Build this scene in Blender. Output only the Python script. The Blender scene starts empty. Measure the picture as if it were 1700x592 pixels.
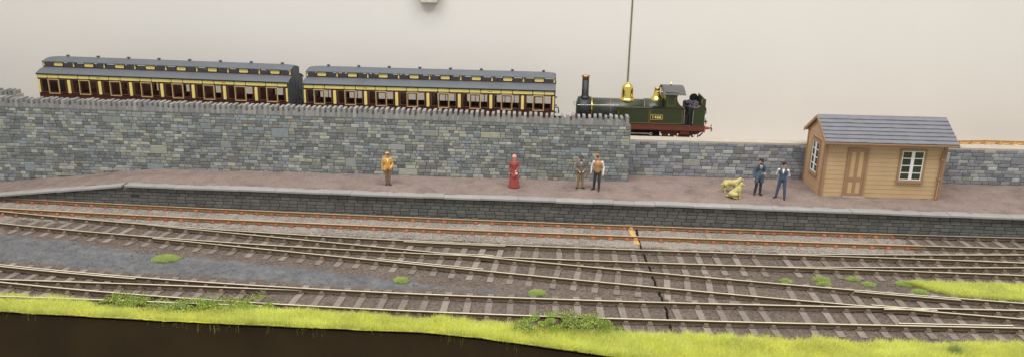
import bpy, bmesh, math, random
import numpy as np
from mathutils import Vector, Matrix

SC = bpy.context.scene
COL = SC.collection
rnd = random.Random(7)
nrng = np.random.default_rng(7)

# ------------------------------------------------------------------ camera, light, exposure
cam_d = bpy.data.cameras.new('camera')
cam = bpy.data.objects.new('camera', cam_d); COL.objects.link(cam)
cam_d.sensor_fit = 'HORIZONTAL'; cam_d.sensor_width = 36.0
cam_d.lens = 36.0 * 1250 / 1700
cam_d.clip_start = 0.1; cam_d.clip_end = 500
_m = Matrix(((0.9977829, -0.0347767, 0.0567433), (0.0642142, 0.2790522, -0.9581265), (0.0174861, 0.959646, 0.2806667)))
cam.matrix_world = Matrix.Translation((0, 0, 12.0)) @ _m.to_4x4()
SC.camera = cam

world = bpy.data.worlds.new('World'); SC.world = world; world.use_nodes = True
_bg = world.node_tree.nodes['Background']
_bg.inputs['Color'].default_value = (1.0, 0.995, 0.985, 1); _bg.inputs['Strength'].default_value = 0.75

def hall_lamp(loc, sx, sy, power, col, aim=(0, 33, 0)):
    d = bpy.data.lights.new('hall_light', 'AREA'); d.shape = 'RECTANGLE'; d.size = sx; d.size_y = sy
    d.energy = power; d.color = col
    o = bpy.data.objects.new('hall_light', d); COL.objects.link(o); o.location = loc
    o.rotation_euler = (Vector(aim) - Vector(loc)).to_track_quat('-Z', 'Y').to_euler()
# rows of ceiling lights of the exhibition hall, high above the layout
hall_lamp((-22, 8, 62), 40, 8, 23000, (1.0, 0.995, 0.985))
hall_lamp((24, 8, 62), 40, 8, 23000, (1.0, 0.99, 0.972))
hall_lamp((0, 26, 66), 60, 6, 15000, (1.0, 0.995, 0.985), (0, 34, 0))
vs = SC.view_settings
vs.view_transform = 'Standard'; vs.look = 'None'; vs.exposure = 0.0; vs.gamma = 1.0; vs.use_curve_mapping = False
SC.cycles.max_bounces = 10; SC.cycles.diffuse_bounces = 6; SC.cycles.transparent_max_bounces = 16

# ------------------------------------------------------------------ helpers
def lin(c):
    return tuple(((x / 255) / 12.92 if x / 255 <= 0.04045 else ((x / 255 + 0.055) / 1.055) ** 2.4) for x in c)

def M(name, rgb, rough=0.7, metal=0.0, var=0.12, scale=3.0, bump=0.0, bscale=30.0, src=None, spec=0.5, dirt=None, fine=0.0):
    """procedural material; rgb is the sRGB base colour; src 'obj' / 'attr' multiplies a per-piece tone"""
    m = bpy.data.materials.new(name); m.use_nodes = True
    nt = m.node_tree; N = nt.nodes; L = nt.links
    b = N['Principled BSDF']
    b.inputs['Roughness'].default_value = rough; b.inputs['Metallic'].default_value = metal
    b.inputs['Specular IOR Level'].default_value = spec
    geo = N.new('ShaderNodeNewGeometry')
    n1 = N.new('ShaderNodeTexNoise'); n1.inputs['Scale'].default_value = scale; n1.inputs['Detail'].default_value = 6
    L.new(geo.outputs['Position'], n1.inputs['Vector'])
    mr = N.new('ShaderNodeMapRange'); mr.inputs['From Min'].default_value = 0.3; mr.inputs['From Max'].default_value = 0.7
    mr.inputs['To Min'].default_value = 1 - var; mr.inputs['To Max'].default_value = 1 + var
    L.new(n1.outputs['Fac'], mr.inputs['Value'])
    base = N.new('ShaderNodeRGB'); base.outputs[0].default_value = (*lin(rgb), 1)
    cur = base.outputs[0]
    if src:
        if src == 'obj':
            t = N.new('ShaderNodeObjectInfo').outputs['Color']
        else:
            a = N.new('ShaderNodeAttribute'); a.attribute_name = 'tone'; t = a.outputs['Color']
        mx = N.new('ShaderNodeMix'); mx.data_type = 'RGBA'; mx.blend_type = 'MULTIPLY'; mx.inputs['Factor'].default_value = 1
        L.new(cur, mx.inputs['A']); L.new(t, mx.inputs['B']); cur = mx.outputs['Result']
    if dirt:
        n2 = N.new('ShaderNodeTexNoise'); n2.inputs['Scale'].default_value = dirt[1]; n2.inputs['Detail'].default_value = 8
        n2.inputs['Roughness'].default_value = 0.7
        L.new(geo.outputs['Position'], n2.inputs['Vector'])
        r2 = N.new('ShaderNodeMapRange'); r2.inputs['From Min'].default_value = dirt[2]; r2.inputs['From Max'].default_value = dirt[2] + 0.15
        L.new(n2.outputs['Fac'], r2.inputs['Value'])
        mx = N.new('ShaderNodeMix'); mx.data_type = 'RGBA'
        L.new(r2.outputs['Result'], mx.inputs['Factor']); L.new(cur, mx.inputs['A'])
        mx.inputs['B'].default_value = (*lin(dirt[0]), 1); cur = mx.outputs['Result']
    vm = N.new('ShaderNodeVectorMath'); vm.operation = 'SCALE'
    L.new(cur, vm.inputs[0]); L.new(mr.outputs['Result'], vm.inputs['Scale']); cur = vm.outputs['Vector']
    if fine:
        n3 = N.new('ShaderNodeTexNoise'); n3.inputs['Scale'].default_value = 14; n3.inputs['Detail'].default_value = 4
        L.new(geo.outputs['Position'], n3.inputs['Vector'])
        r3 = N.new('ShaderNodeMapRange'); r3.inputs['From Min'].default_value = 0.3; r3.inputs['From Max'].default_value = 0.7
        r3.inputs['To Min'].default_value = 1 - fine; r3.inputs['To Max'].default_value = 1 + fine
        L.new(n3.outputs['Fac'], r3.inputs['Value'])
        vm = N.new('ShaderNodeVectorMath'); vm.operation = 'SCALE'
        L.new(cur, vm.inputs[0]); L.new(r3.outputs['Result'], vm.inputs['Scale']); cur = vm.outputs['Vector']
    L.new(cur, b.inputs['Base Color'])
    if bump:
        nb = N.new('ShaderNodeTexNoise'); nb.inputs['Scale'].default_value = bscale; nb.inputs['Detail'].default_value = 5
        L.new(geo.outputs['Position'], nb.inputs['Vector'])
        bp = N.new('ShaderNodeBump'); bp.inputs['Strength'].default_value = bump; bp.inputs['Distance'].default_value = 0.03
        L.new(nb.outputs['Fac'], bp.inputs['Height']); L.new(bp.outputs['Normal'], b.inputs['Normal'])
    return m

def glass_mat(name, tint=(0.95, 0.94, 0.93), gloss=0.05):
    m = bpy.data.materials.new(name); m.use_nodes = True
    nt = m.node_tree; nt.nodes.remove(nt.nodes['Principled BSDF'])
    t = nt.nodes.new('ShaderNodeBsdfTransparent'); t.inputs['Color'].default_value = (*tint, 1)
    g = nt.nodes.new('ShaderNodeBsdfGlossy'); g.inputs['Roughness'].default_value = 0.06
    mx = nt.nodes.new('ShaderNodeMixShader'); mx.inputs['Fac'].default_value = gloss
    nt.links.new(t.outputs[0], mx.inputs[1]); nt.links.new(g.outputs[0], mx.inputs[2])
    nt.links.new(mx.outputs[0], nt.nodes['Material Output'].inputs['Surface'])
    return m

def put(name, mesh, parent=None, loc=(0, 0, 0), rz=0.0, color=None, rot=None):
    o = bpy.data.objects.new(name, mesh); COL.objects.link(o)
    o.parent = parent; o.location = loc; o.rotation_euler = rot if rot else (0, 0, rz)
    if color: o.color = (*color, 1)
    return o

def thing(name, label, cat, loc=(0, 0, 0), rz=0.0, group=None):
    o = put(name, None, None, loc, rz); o.empty_display_size = 0.3
    o['label'] = label; o['category'] = cat
    if group: o['group'] = group
    return o

def tag(o, label, cat, group=None):
    o['label'] = label; o['category'] = cat
    if group: o['group'] = group
    return o

class MB:
    def __init__(s): s.v = []; s.f = []; s.m = []; s.sm = []; s.tone = []
    def add(s, vs_, fs, mi=0, smooth=False, tone=None):
        n = len(s.v); s.v += [tuple(p) for p in vs_]
        for f in fs:
            s.f.append(tuple(i + n for i in f)); s.m.append(mi); s.sm.append(smooth); s.tone.append(tone)
        return s
    def box(s, x0, x1, y0, y1, z0, z1, mi=0, tone=None):
        return s.add([(x0, y0, z0), (x1, y0, z0), (x1, y1, z0), (x0, y1, z0), (x0, y0, z1), (x1, y0, z1), (x1, y1, z1), (x0, y1, z1)],
                     [(0, 3, 2, 1), (4, 5, 6, 7), (0, 1, 5, 4), (1, 2, 6, 5), (2, 3, 7, 6), (3, 0, 4, 7)], mi, False, tone)
    def slab(s, x0, x1, y0, y1, z0, z1, c=0.015, mi=0, tone=None):
        """block whose front (-Y) face has chamfered edges"""
        v = [(x0, y0 + c, z0), (x1, y0 + c, z0), (x1, y0 + c, z1), (x0, y0 + c, z1),
             (x0 + c, y0, z0 + c), (x1 - c, y0, z0 + c), (x1 - c, y0, z1 - c), (x0 + c, y0, z1 - c),
             (x0, y1, z0), (x1, y1, z0), (x1, y1, z1), (x0, y1, z1)]
        f = [(4, 5, 6, 7), (0, 1, 5, 4), (1, 2, 6, 5), (2, 3, 7, 6), (3, 0, 4, 7), (8, 9, 1, 0), (9, 10, 2, 1), (10, 11, 3, 2), (11, 8, 0, 3), (11, 10, 9, 8)]
        return s.add(v, f, mi, False, tone)
    def prism(s, poly, a0, a1, axis='x', mi=0):
        """poly: list of 2-D points, extruded along axis from a0 to a1"""
        n = len(poly)
        def P(p, a):
            return {'x': (a, p[0], p[1]), 'y': (p[0], a, p[1]), 'z': (p[0], p[1], a)}[axis]
        v = [P(p, a0) for p in poly] + [P(p, a1) for p in poly]
        f = [tuple(range(n - 1, -1, -1)), tuple(range(n, 2 * n))] + [(i, (i + 1) % n, n + (i + 1) % n, n + i) for i in range(n)]
        return s.add(v, f, mi)
    def tube(s, pts, r, seg=8, mi=0, cap=True):
        pts = [Vector(p) for p in pts]; rings = []; rr = r if isinstance(r, (list, tuple)) else [r] * len(pts)
        for i, p in enumerate(pts):
            d = (pts[min(i + 1, len(pts) - 1)] - pts[max(i - 1, 0)]).normalized()
            a = d.cross(Vector((0, 0, 1)) if abs(d.z) < 0.9 else Vector((1, 0, 0))).normalized(); b = d.cross(a)
            rings.append([p + (a * math.cos(t) + b * math.sin(t)) * rr[i] for t in [2 * math.pi * k / seg for k in range(seg)]])
        v = [q for R in rings for q in R]; f = []
        for i in range(len(pts) - 1):
            for k in range(seg):
                f.append((i * seg + k, i * seg + (k + 1) % seg, (i + 1) * seg + (k + 1) % seg, (i + 1) * seg + k))
        s.add(v, f, mi, True)
        if cap:
            s.add(rings[0], [tuple(range(seg))], mi); s.add(rings[-1], [tuple(range(seg - 1, -1, -1))], mi)
        return s
    def lathe(s, prof, c=(0, 0, 0), axis='z', seg=28, mi=0):
        v = []; f = []; n = len(prof)
        for k in range(seg):
            t = 2 * math.pi * k / seg; cs, sn = math.cos(t), math.sin(t)
            for r, h in prof:
                q = {'z': (r * cs, r * sn, h), 'x': (h, r * cs, r * sn), 'y': (r * cs, h, r * sn)}[axis]
                v.append((q[0] + c[0], q[1] + c[1], q[2] + c[2]))
        for k in range(seg):
            for i in range(n - 1):
                f.append((k * n + i, ((k + 1) % seg) * n + i, ((k + 1) % seg) * n + i + 1, k * n + i + 1))
        return s.add(v, f, mi, True)
    def mesh(s, name, mats):
        me = bpy.data.meshes.new(name); me.from_pydata(s.v, [], s.f)
        for m in (mats if isinstance(mats, (list, tuple)) else [mats]): me.materials.append(m)
        me.polygons.foreach_set('material_index', s.m); me.polygons.foreach_set('use_smooth', s.sm)
        if any(t is not None for t in s.tone):
            ca = me.color_attributes.new('tone', 'FLOAT_COLOR', 'CORNER'); arr = []
            for p in me.polygons:
                t = s.tone[p.index] or (1, 1, 1); arr += [t[0], t[1], t[2], 1.0] * p.loop_total
            ca.data.foreach_set('color', arr)
        bm = bmesh.new(); bm.from_mesh(me); bmesh.ops.recalc_face_normals(bm, faces=bm.faces); bm.to_mesh(me); bm.free()
        me.update(); return me
    def obj(s, name, mats, parent=None, loc=(0, 0, 0), rz=0.0, color=None, bevel=0):
        o = put(name, s.mesh(name, mats), parent, loc, rz, color)
        if bevel:
            b = o.modifiers.new('bevel', 'BEVEL'); b.width = bevel; b.segments = 2; b.limit_method = 'ANGLE'
        return o

def box_mesh(name, mats, *a): return MB().box(*a).mesh(name, mats)

def np_mesh(name, V, F, mats, smooth=False, tone=None):
    """fast mesh from numpy arrays; F is (n,3) or (n,4); tone (n_verts,3)"""
    me = bpy.data.meshes.new(name); V = np.asarray(V, np.float32); F = np.asarray(F, np.int32); k = F.shape[1]
    me.vertices.add(len(V)); me.vertices.foreach_set('co', V.ravel())
    me.loops.add(F.size); me.loops.foreach_set('vertex_index', F.ravel())
    me.polygons.add(len(F)); me.polygons.foreach_set('loop_start', np.arange(0, F.size, k, dtype=np.int32))
    me.polygons.foreach_set('use_smooth', np.full(len(F), smooth))
    for m in (mats if isinstance(mats, (list, tuple)) else [mats]): me.materials.append(m)
    if tone is not None:
        ca = me.color_attributes.new('tone', 'FLOAT_COLOR', 'POINT')
        ca.data.foreach_set('color', np.hstack([tone, np.ones((len(V), 1))]).astype(np.float32).ravel())
    me.update(calc_edges=True); return me

def vnoise(x, y, seed=0):
    """cheap smooth value noise"""
    xi = np.floor(x).astype(int); yi = np.floor(y).astype(int); fx = x - xi; fy = y - yi
    def h(a, b):
        n = (a * 374761393 + b * 668265263 + seed * 974634213) & 0x7fffffff
        n = ((n ^ (n >> 13)) * 1274126177) & 0x7fffffff
        return ((n ^ (n >> 16)) & 0xffff) / 65535.0
    u = fx * fx * (3 - 2 * fx); w = fy * fy * (3 - 2 * fy)
    return (h(xi, yi) * (1 - u) + h(xi + 1, yi) * u) * (1 - w) + (h(xi, yi + 1) * (1 - u) + h(xi + 1, yi + 1) * u) * w

# ------------------------------------------------------------------ materials
m_room = M('room wall paint', (209, 205, 198), 0.9, var=0.016, scale=0.2, bump=0.02, bscale=5)
m_seam = M('dull bronze strip', (126, 114, 80), 0.5, 0.4)
m_stone_o = M('wall stone piece', (255, 255, 255), 0.85, var=0.10, scale=5, bump=0.25, bscale=18, src='obj', fine=0.06)
m_stone_a = M('wall stone joined', (255, 255, 255), 0.85, var=0.10, scale=5, bump=0.25, bscale=18, src='attr', fine=0.06)
m_mortar = M('wall mortar', (104, 105, 102), 0.95, var=0.15, bump=0.3)
m_cope = M('cope stone', (255, 255, 255), 0.9, var=0.12, scale=4, bump=0.3, bscale=20, src='obj')
m_capband = M('plaster wall top', (170, 161, 148), 0.9, var=0.08, scale=2, bump=0.15, dirt=((152, 138, 122), 1.3, 0.6))
m_plat = M('platform ash', (124, 108, 100), 0.95, var=0.13, scale=1.3, bump=0.5, bscale=14, dirt=((104, 90, 86), 0.8, 0.52), fine=0.22)
m_coping = M('platform slab', (255, 255, 255), 0.85, var=0.08, scale=2, bump=0.2, bscale=15, src='obj')
m_brick_o = M('platform brick', (255, 255, 255), 0.8, var=0.12, scale=3, bump=0.2, bscale=25, src='obj')
m_brick_a = M('platform brick joined', (255, 255, 255), 0.8, var=0.12, scale=3, bump=0.2, bscale=25, src='attr')
m_bmortar = M('brick mortar', (70, 68, 65), 0.95, var=0.1)
m_sleeper = M('sleeper', (255, 255, 255), 0.9, var=0.14, scale=5, bump=0.3, bscale=20, src='obj', dirt=((92, 82, 74), 6.0, 0.6))
m_railtop = M('rail head', (216, 208, 184), 0.35, 0.4, var=0.1, scale=1.5)
m_railside = M('rail side brown', (92, 74, 52), 0.8, var=0.15, scale=2)
m_rusttop = M('rusty rail head', (212, 194, 160), 0.4, 0.3, var=0.1, scale=1.5)
m_rustside = M('rusty rail side', (136, 98, 60), 0.8, var=0.15, scale=2)
m_chair = M('rail chair', (255, 255, 255), 0.8, var=0.12, scale=4, src='obj')
m_ballast = M('ballast stone', (255, 255, 255), 0.9, var=0.1, src='attr')
m_fascia = M('fascia dark board', (36, 27, 11), 0.9, var=0.18, scale=0.7, bump=0.25, bscale=30, dirt=((48, 38, 20), 2.2, 0.68), spec=0.15)
m_gapshade = M('painted gap shade', (40, 34, 30), 0.95)  # shade inside the baseboard joint, put into the colour
m_grass = M('static grass', (255, 255, 255), 0.75, var=0.10, scale=1.1, src='attr', spec=0.2)
m_turf = M('turf mat', (206, 198, 84), 0.95, var=0.2, scale=4, bump=0.6, bscale=20, dirt=((178, 162, 70), 1.6, 0.6))
def translucent(m, f):
    nt = m.node_tree; b = nt.nodes['Principled BSDF']; src = b.inputs['Base Color'].links[0].from_socket
    t = nt.nodes.new('ShaderNodeBsdfTranslucent'); nt.links.new(src, t.inputs['Color']); mx = nt.nodes.new('ShaderNodeMixShader'); mx.inputs['Fac'].default_value = f
    nt.links.new(b.outputs[0], mx.inputs[1]); nt.links.new(t.outputs[0], mx.inputs[2]); nt.links.new(mx.outputs[0], nt.nodes['Material Output'].inputs['Surface'])
translucent(m_grass, 0.5)
m_leaf = M('bush leaf', (255, 255, 255), 0.85, var=0.12, src='attr', spec=0.1)
translucent(m_leaf, 0.3)

# ------------------------------------------------------------------ shapes of the place
def hp(x):      # platform height: flat, ramping down at the far left
    return 1.2 if x > -20.75 else max(0.06, 1.2 - (-20.75 - x) * 0.117)

def fitc(pts, deg):
    p = np.array(pts); c = np.polyfit(p[:, 0], p[:, 1], deg); d = np.polyder(c); lo, hi = p[:, 0].min(), p[:, 0].max()
    def f(x):
        if x < lo: return np.polyval(c, lo) + (x - lo) * np.polyval(d, lo)
        if x > hi: return np.polyval(c, hi) + (x - hi) * np.polyval(d, hi)
        return np.polyval(c, x)
    return f
G = 1.38; HG = G / 2
_r1 = [(-27.21, 33.62), (-20.98, 33.43), (-14.9, 33.22), (-6.18, 33.1), (-0.5, 33.02), (2.27, 33.05), (5.04, 33.12), (10.49, 33.12), (15.92, 33.28), (21.29, 33.42)]
_r2 = [(-26.14, 32.18), (-23.54, 32.08), (-20.19, 32.05), (-17.19, 31.88), (-11.5, 31.8), (-5.93, 31.7), (-0.48, 31.66), (2.2, 31.7), (7.54, 31.85), (12.8, 31.95), (20.54, 32.05)]
T1 = fitc([(x, y - HG) for x, y in _r1] + [(x, y + HG) for x, y in _r2], 3)
_l1 = [(-25.91, 31.88), (-24.38, 31.45), (-21.96, 31.15), (-19.27, 30.9), (-16.63, 30.7), (-13.75, 30.46), (-11, 30.3), (-8.27, 30.15), (-5.62, 30.06), (-3.03, 30.07), (-0.44, 30.03), (2.12, 30.07), (4.66, 30.1), (7.18, 30.15), (9.7, 30.2), (12.21, 30.26), (14.67, 30.3), (19.57, 30.37)]
_l3 = [(-24.68, 30.2), (-23.48, 30.12), (-20.21, 29.71), (-18.72, 29.52), (-15.91, 29.28), (-13.15, 29.01), (-9.24, 28.78), (-7.91, 28.73), (-5.39, 28.72), (-0.41, 28.7), (2.05, 28.72), (4.49, 28.76), (9.33, 28.85), (11.72, 28.9), (18.78, 28.97)]
T2 = fitc([(x, y - HG) for x, y in _l1] + [(x, y + HG) for x, y in _l3], 4)
_l2 = [(-17.29, 30.62), (-13.61, 30.12), (-10.78, 29.7), (-8.05, 29.3), (-5.43, 28.94), (-2.87, 28.59), (-0.4, 28.27), (2.01, 27.93), (4.35, 27.65), (6.62, 27.37), (8.86, 27.13), (11.09, 26.87), (13.13, 26.65), (14.91, 26.48), (17.27, 26.28)]
_l4 = [(-12.99, 28.63), (-10.29, 28.25), (-7.69, 27.9), (-5.18, 27.58), (-2.73, 27.22), (0.78, 26.78), (1.94, 26.6), (4.18, 26.3), (6.35, 26.02), (8.48, 25.78), (10.65, 25.55), (12.6, 25.36), (16.55, 25.0)]
T3 = fitc([(x, y - HG) for x, y in _l2] + [(x, y + HG) for x, y in _l4], 3)
T2R = fitc([(9.0, 29.5), (10.32, 29.66), (12.28, 29.82), (14.58, 30.02), (19.2, 30.47), (20.14, 30.64)], 2)
_l5 = [(-21.42, 25.82), (-18.13, 25.42), (-16.24, 25.27), (-13.82, 25.11), (-11.46, 24.98), (-9.17, 24.91), (-6.92, 24.87), (-4.69, 24.86), (-2.48, 24.85), (1.86, 24.97), (4.02, 25.04), (6.18, 25.14), (8.32, 25.22), (10.46, 25.32), (12.39, 25.42), (16.92, 25.68)]
_l6 = [(-8.53, 23.52), (-2.35, 23.5), (1.79, 23.58), (3.84, 23.65), (5.9, 23.76), (7.94, 23.83), (9.98, 23.94), (12.04, 24.05), (16.12, 24.27), (-20.32, 24.35), (-15.34, 23.87)]
T4 = fitc([(x, y - HG) for x, y in _l5] + [(x, y + HG) for x, y in _l6], 3)
T5 = fitc([(-20.42, 24.52 - HG), (-15.85, 24.61 - HG), (-13.61, 24.67 - HG), (-11.67, 24.7 - HG), (-9.1, 24.7 - HG)], 2)

EDGE = [(-48, 22.7), (-18.9, 22.49), (-13.5, 22.36), (-8.3, 22.36), (-4.2, 22.4), (-2.2, 22.2), (1.7, 21.45), (3.2, 21.28), (8, 21.1), (48, 20.9)]
ex, ey = np.array(EDGE).T
def edge_y(x): return np.interp(x, ex, ey)
crack_y = np.array([21.0, 23.96, 25.39, 26.7, 28.14, 29.4, 30.61, 33.2, 36.0]); crack_x = np.array([4.2, 4.14, 4.16, 4.05, 4.0, 3.95, 3.84, 3.87, 3.85])

# ------------------------------------------------------------------ room wall behind the layout
def struct(o): o['kind'] = 'structure'; return o
RWY = 45.6
struct(MB().box(-70, 4.14, RWY, 46.6, -45, 70).obj('room_wall', m_room))
struct(MB().box(4.22, 70, RWY, 46.6, -45, 70).obj('room_wall', m_room))
tag(MB().box(4.135, 4.225, RWY - 0.03, 46.5, -20, 70).obj('joint_strip', m_seam), 'thin olive joint strip running up the cream wall above the brass dome', 'strip')
_b = MB().prism([(-0.48, 0), (0.48, 0), (0.74, 0.55), (0.74, 1.5), (-0.74, 1.5), (-0.74, 0.55)], -0.5, 0.0, 'y')
tag(_b.obj('wall_bracket', M('bracket beige', (186, 180, 164), 0.7), None, (-7.78, RWY, 9.36), bevel=0.05), 'small beige tapered bracket fixed high on the cream wall', 'bracket')
m_hall = M('hall floor', (120, 112, 104), 0.8, var=0.1, scale=0.2)
struct(MB().box(-90, 90, -60, 46.6, -45.5, -45).obj('floor', m_hall))

# ------------------------------------------------------------------ layout ground (two baseboards with a joint)
def zone_masks(X, Y):
    au = np.interp(X, [-34, -24.2, -21.2, -18.2, -15.3, -12.6, -10, -7.5, -5, -2.6, 0.5], [29.7, 29.5, 29.1, 28.55, 28.0, 27.6, 27.25, 26.9, 26.4, 26.1, 25.7])
    al = np.interp(X, [-34, -22, -16.7, -11.8, -7.1, -3.7, 0.5], [26.9, 26.6, 26.05, 25.75, 25.55, 25.55, 25.65])
    wob = (vnoise(X * 1.7, Y * 1.7, 3) - 0.5) * 0.35
    ash = np.clip((np.minimum(au - Y, Y - al) + wob) / 0.22, 0, 1) * np.clip((0.2 - X) / 2.5, 0, 1)
    t1 = np.array([T1(x) for x in X[:, 0]])[:, None]
    bl = np.clip((Y - (t1 - 1.62) + wob * 0.9) / 0.15, 0, 1) * np.clip((16.0 + wob * 3 - X) / 0.5, 0, 1)
    left = np.clip((-24.0 - X + wob * 4) / 0.6, 0, 1) * np.clip((Y - 29.2) / 0.3, 0, 1)
    return ash, np.maximum(bl, left)

def ground_mat():
    m = bpy.data.materials.new('layout ground'); m.use_nodes = True; nt = m.node_tree; N = nt.nodes; L = nt.links; b = N['Principled BSDF']
    b.inputs['Roughness'].default_value = 0.95; b.inputs['Specular IOR Level'].default_value = 0.25
    geo = N.new('ShaderNodeNewGeometry'); at = N.new('ShaderNodeAttribute'); at.attribute_name = 'tone'
    sep = N.new('ShaderNodeSeparateColor'); L.new(at.outputs['Color'], sep.inputs[0])
    def noise(s, d=6, r=0.6):
        n = N.new('ShaderNodeTexNoise'); n.inputs['Scale'].default_value = s; n.inputs['Detail'].default_value = d; n.inputs['Roughness'].default_value = r
        L.new(geo.outputs['Position'], n.inputs['Vector']); return n.outputs['Fac']
    def ramp(f, stops):
        r = N.new('ShaderNodeValToRGB'); e = r.color_ramp.elements
        while len(e) < len(stops): e.new(0.5)
        for q, (p, c) in zip(e, stops): q.position = p; q.color = (*lin(c), 1)
        L.new(f, r.inputs['Fac']); return r.outputs['Color']
    soil = ramp(noise(9, 8, 0.75), [(0.3, (62, 54, 48)), (0.48, (92, 81, 73)), (0.6, (112, 100, 91)), (0.78, (136, 124, 114))])
    ash = ramp(noise(2.2, 8, 0.7), [(0.3, (79, 79, 81)), (0.5, (96, 96, 98)), (0.72, (115, 113, 110))])
    bal = ramp(noise(11, 6, 0.7), [(0.3, (108, 99, 92)), (0.5, (138, 129, 120)), (0.7, (162, 153, 144))])
    def mix(f, a, c):
        x = N.new('ShaderNodeMix'); x.data_type = 'RGBA'; L.new(f, x.inputs['Factor']); L.new(a, x.inputs['A']); L.new(c, x.inputs['B']); return x.outputs['Result']
    c = mix(sep.outputs['Green'], mix(sep.outputs['Red'], soil, ash), bal)
    big = N.new('ShaderNodeMapRange'); big.inputs['From Min'].default_value = 0.3; big.inputs['From Max'].default_value = 0.7
    big.inputs['To Min'].default_value = 0.86; big.inputs['To Max'].default_value = 1.14; L.new(noise(0.7, 4), big.inputs['Value'])
    vm = N.new('ShaderNodeVectorMath'); vm.operation = 'SCALE'; L.new(c, vm.inputs[0]); L.new(big.outputs['Result'], vm.inputs['Scale'])
    L.new(vm.outputs['Vector'], b.inputs['Base Color'])
    bp = N.new('ShaderNodeBump'); bp.inputs['Strength'].default_value = 0.7; bp.inputs['Distance'].default_value = 0.04
    L.new(noise(22, 5, 0.7), bp.inputs['Height']); L.new(bp.outputs['Normal'], b.inputs['Normal'])
    return m
m_ground = ground_mat()

def ground_board(xa, xb, crack_side, nx, ny=190):
    v = np.linspace(0, 1, ny); u = np.linspace(0, 1, nx)
    U, Vv = np.meshgrid(u, v, indexing='ij')
    Ytop = 34.1
    Y = None
    jag = lambda y: np.interp(y, crack_y, crack_x) + (vnoise(y * 3.1, y * 0, 11) - 0.5) * 0.06 + (vnoise(y * 9.0, y * 0, 12) - 0.5) * 0.04
    # bottom edge follows the curved front
    X0 = xa + (xb - xa) * U
    for _ in range(3):
        Yb = edge_y(X0); Y = Yb + (Ytop - Yb) * Vv
        lim = jag(Y) + (-0.05 if crack_side == 'r' else 0.04)
        X0 = xa + (lim - xa) * U if crack_side == 'r' else lim + (xb - lim) * U
    X = X0
    ash, bal = zone_masks(X, Y)
    Z = 0.025 + (vnoise(X * 8, Y * 8, 1) - 0.5) * 0.03 + (vnoise(X * 19, Y * 19, 2) - 0.5) * 0.025 * (1 - ash * 0.7) + (vnoise(X * 0.9, Y * 0.9, 5) - 0.5) * 0.05
    Z += bal * 0.02
    d = np.abs(X - jag(Y)); Z -= 0.05 * np.clip(1 - d / 0.09, 0, 1)
    V = np.stack([X, Y, Z], -1).reshape(-1, 3)
    I = np.arange(nx * ny).reshape(nx, ny)
    F = np.stack([I[:-1, :-1], I[1:, :-1], I[1:, 1:], I[:-1, 1:]], -1).reshape(-1, 4)
    tone = np.stack([ash, bal, ash * 0], -1).reshape(-1, 3)
    # skirt along the joint gives the boards thickness; its dark colour paints the gap's shade
    e = I[-1] if crack_side == 'r' else I[0]
    low = V[e].copy(); low[:, 2] = -0.6; n = len(V)
    V = np.vstack([V, low]); tone = np.vstack([tone, np.zeros((len(e), 3))])
    J = np.arange(len(e)) + n
    S = np.stack([e[:-1], e[1:], J[1:], J[:-1]], -1)
    me = np_mesh('ground', V, np.vstack([F, S]), [m_ground, m_gapshade], True, tone)
    mi = np.zeros(len(F) + len(S), np.int32); mi[len(F):] = 1; me.polygons.foreach_set('material_index', mi); me.update()
    return struct(put('ground', me))
ground_board(-46, 4, 'r', 900)
ground_board(4, 44, 'l', 700)
struct(MB().box(3.3, 4.9, 21.5, 36, -0.7, -0.6).obj('ground', m_gapshade))  # dark sheet added under the joint, painted as the shade down in it

# front fascia
fx = np.linspace(-46, 44, 110); fp = [(x, edge_y(x)) for x in fx]
mb = MB()
for (x0, y0), (x1, y1) in zip(fp[:-1], fp[1:]):
    mb.add([(x0, y0 - 0.14, -12), (x1, y1 - 0.14, -12), (x1, y1 - 0.14, -0.01), (x0, y0 - 0.14, -0.01), (x0, y0 + 0.02, -12), (x1, y1 + 0.02, -12), (x1, y1 + 0.02, -0.01), (x0, y0 + 0.02, -0.01)],
           [(0, 1, 2, 3), (3, 2, 6, 7), (5, 4, 7, 6)], 0, True)
tag(mb.obj('fascia_board', m_fascia), 'plain black brown front board hanging below the grass verge', 'board')

# ------------------------------------------------------------------ tracks
RAILP = [(-0.034, 0.243), (-0.037, 0.234), (-0.034, 0.205), (-0.014, 0.195), (-0.014, 0.13), (-0.034, 0.118), (-0.036, 0.095),
         (0.036, 0.095), (0.034, 0.118), (0.014, 0.13), (0.014, 0.195), (0.034, 0.205), (0.037, 0.234), (0.034, 0.243)]
def rail(f, off, x0, x1, par, top, side, dz=0.0, taper=None, step=0.5, label=None):
    n = max(2, int(abs(x1 - x0) / step)); xs = np.linspace(x0, x1, n + 1); mb = MB(); k = len(RAILP); V = []
    for x in xs:
        h = math.atan2(f(x + 0.05) - f(x - 0.05), 0.1); o = off(x) if callable(off) else off
        for a, z in RAILP:
            if taper and abs(x - taper) < 2.0: a = a * (0.3 + 0.35 * abs(x - taper))
            V.append((x - math.sin(h) * (o + a), f(x) + math.cos(h) * (o + a), z + dz))
    F = []; MI = []
    for i in range(n):
        for j in range(k):
            F.append((i * k + j, i * k + (j + 1) % k, (i + 1) * k + (j + 1) % k, (i + 1) * k + j)); MI.append(1 if j == k - 1 else 0)
    F += [tuple(range(k - 1, -1, -1)), tuple(range(n * k, n * k + k))]; MI += [0, 0]
    me = bpy.data.meshes.new('rail'); me.from_pydata(V, [], F); me.materials.append(side); me.materials.append(top)
    me.polygons.foreach_set('material_index', MI); me.update()
    o = put('rail', me, par)
    if label: o['label'] = label
    return o

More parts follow.
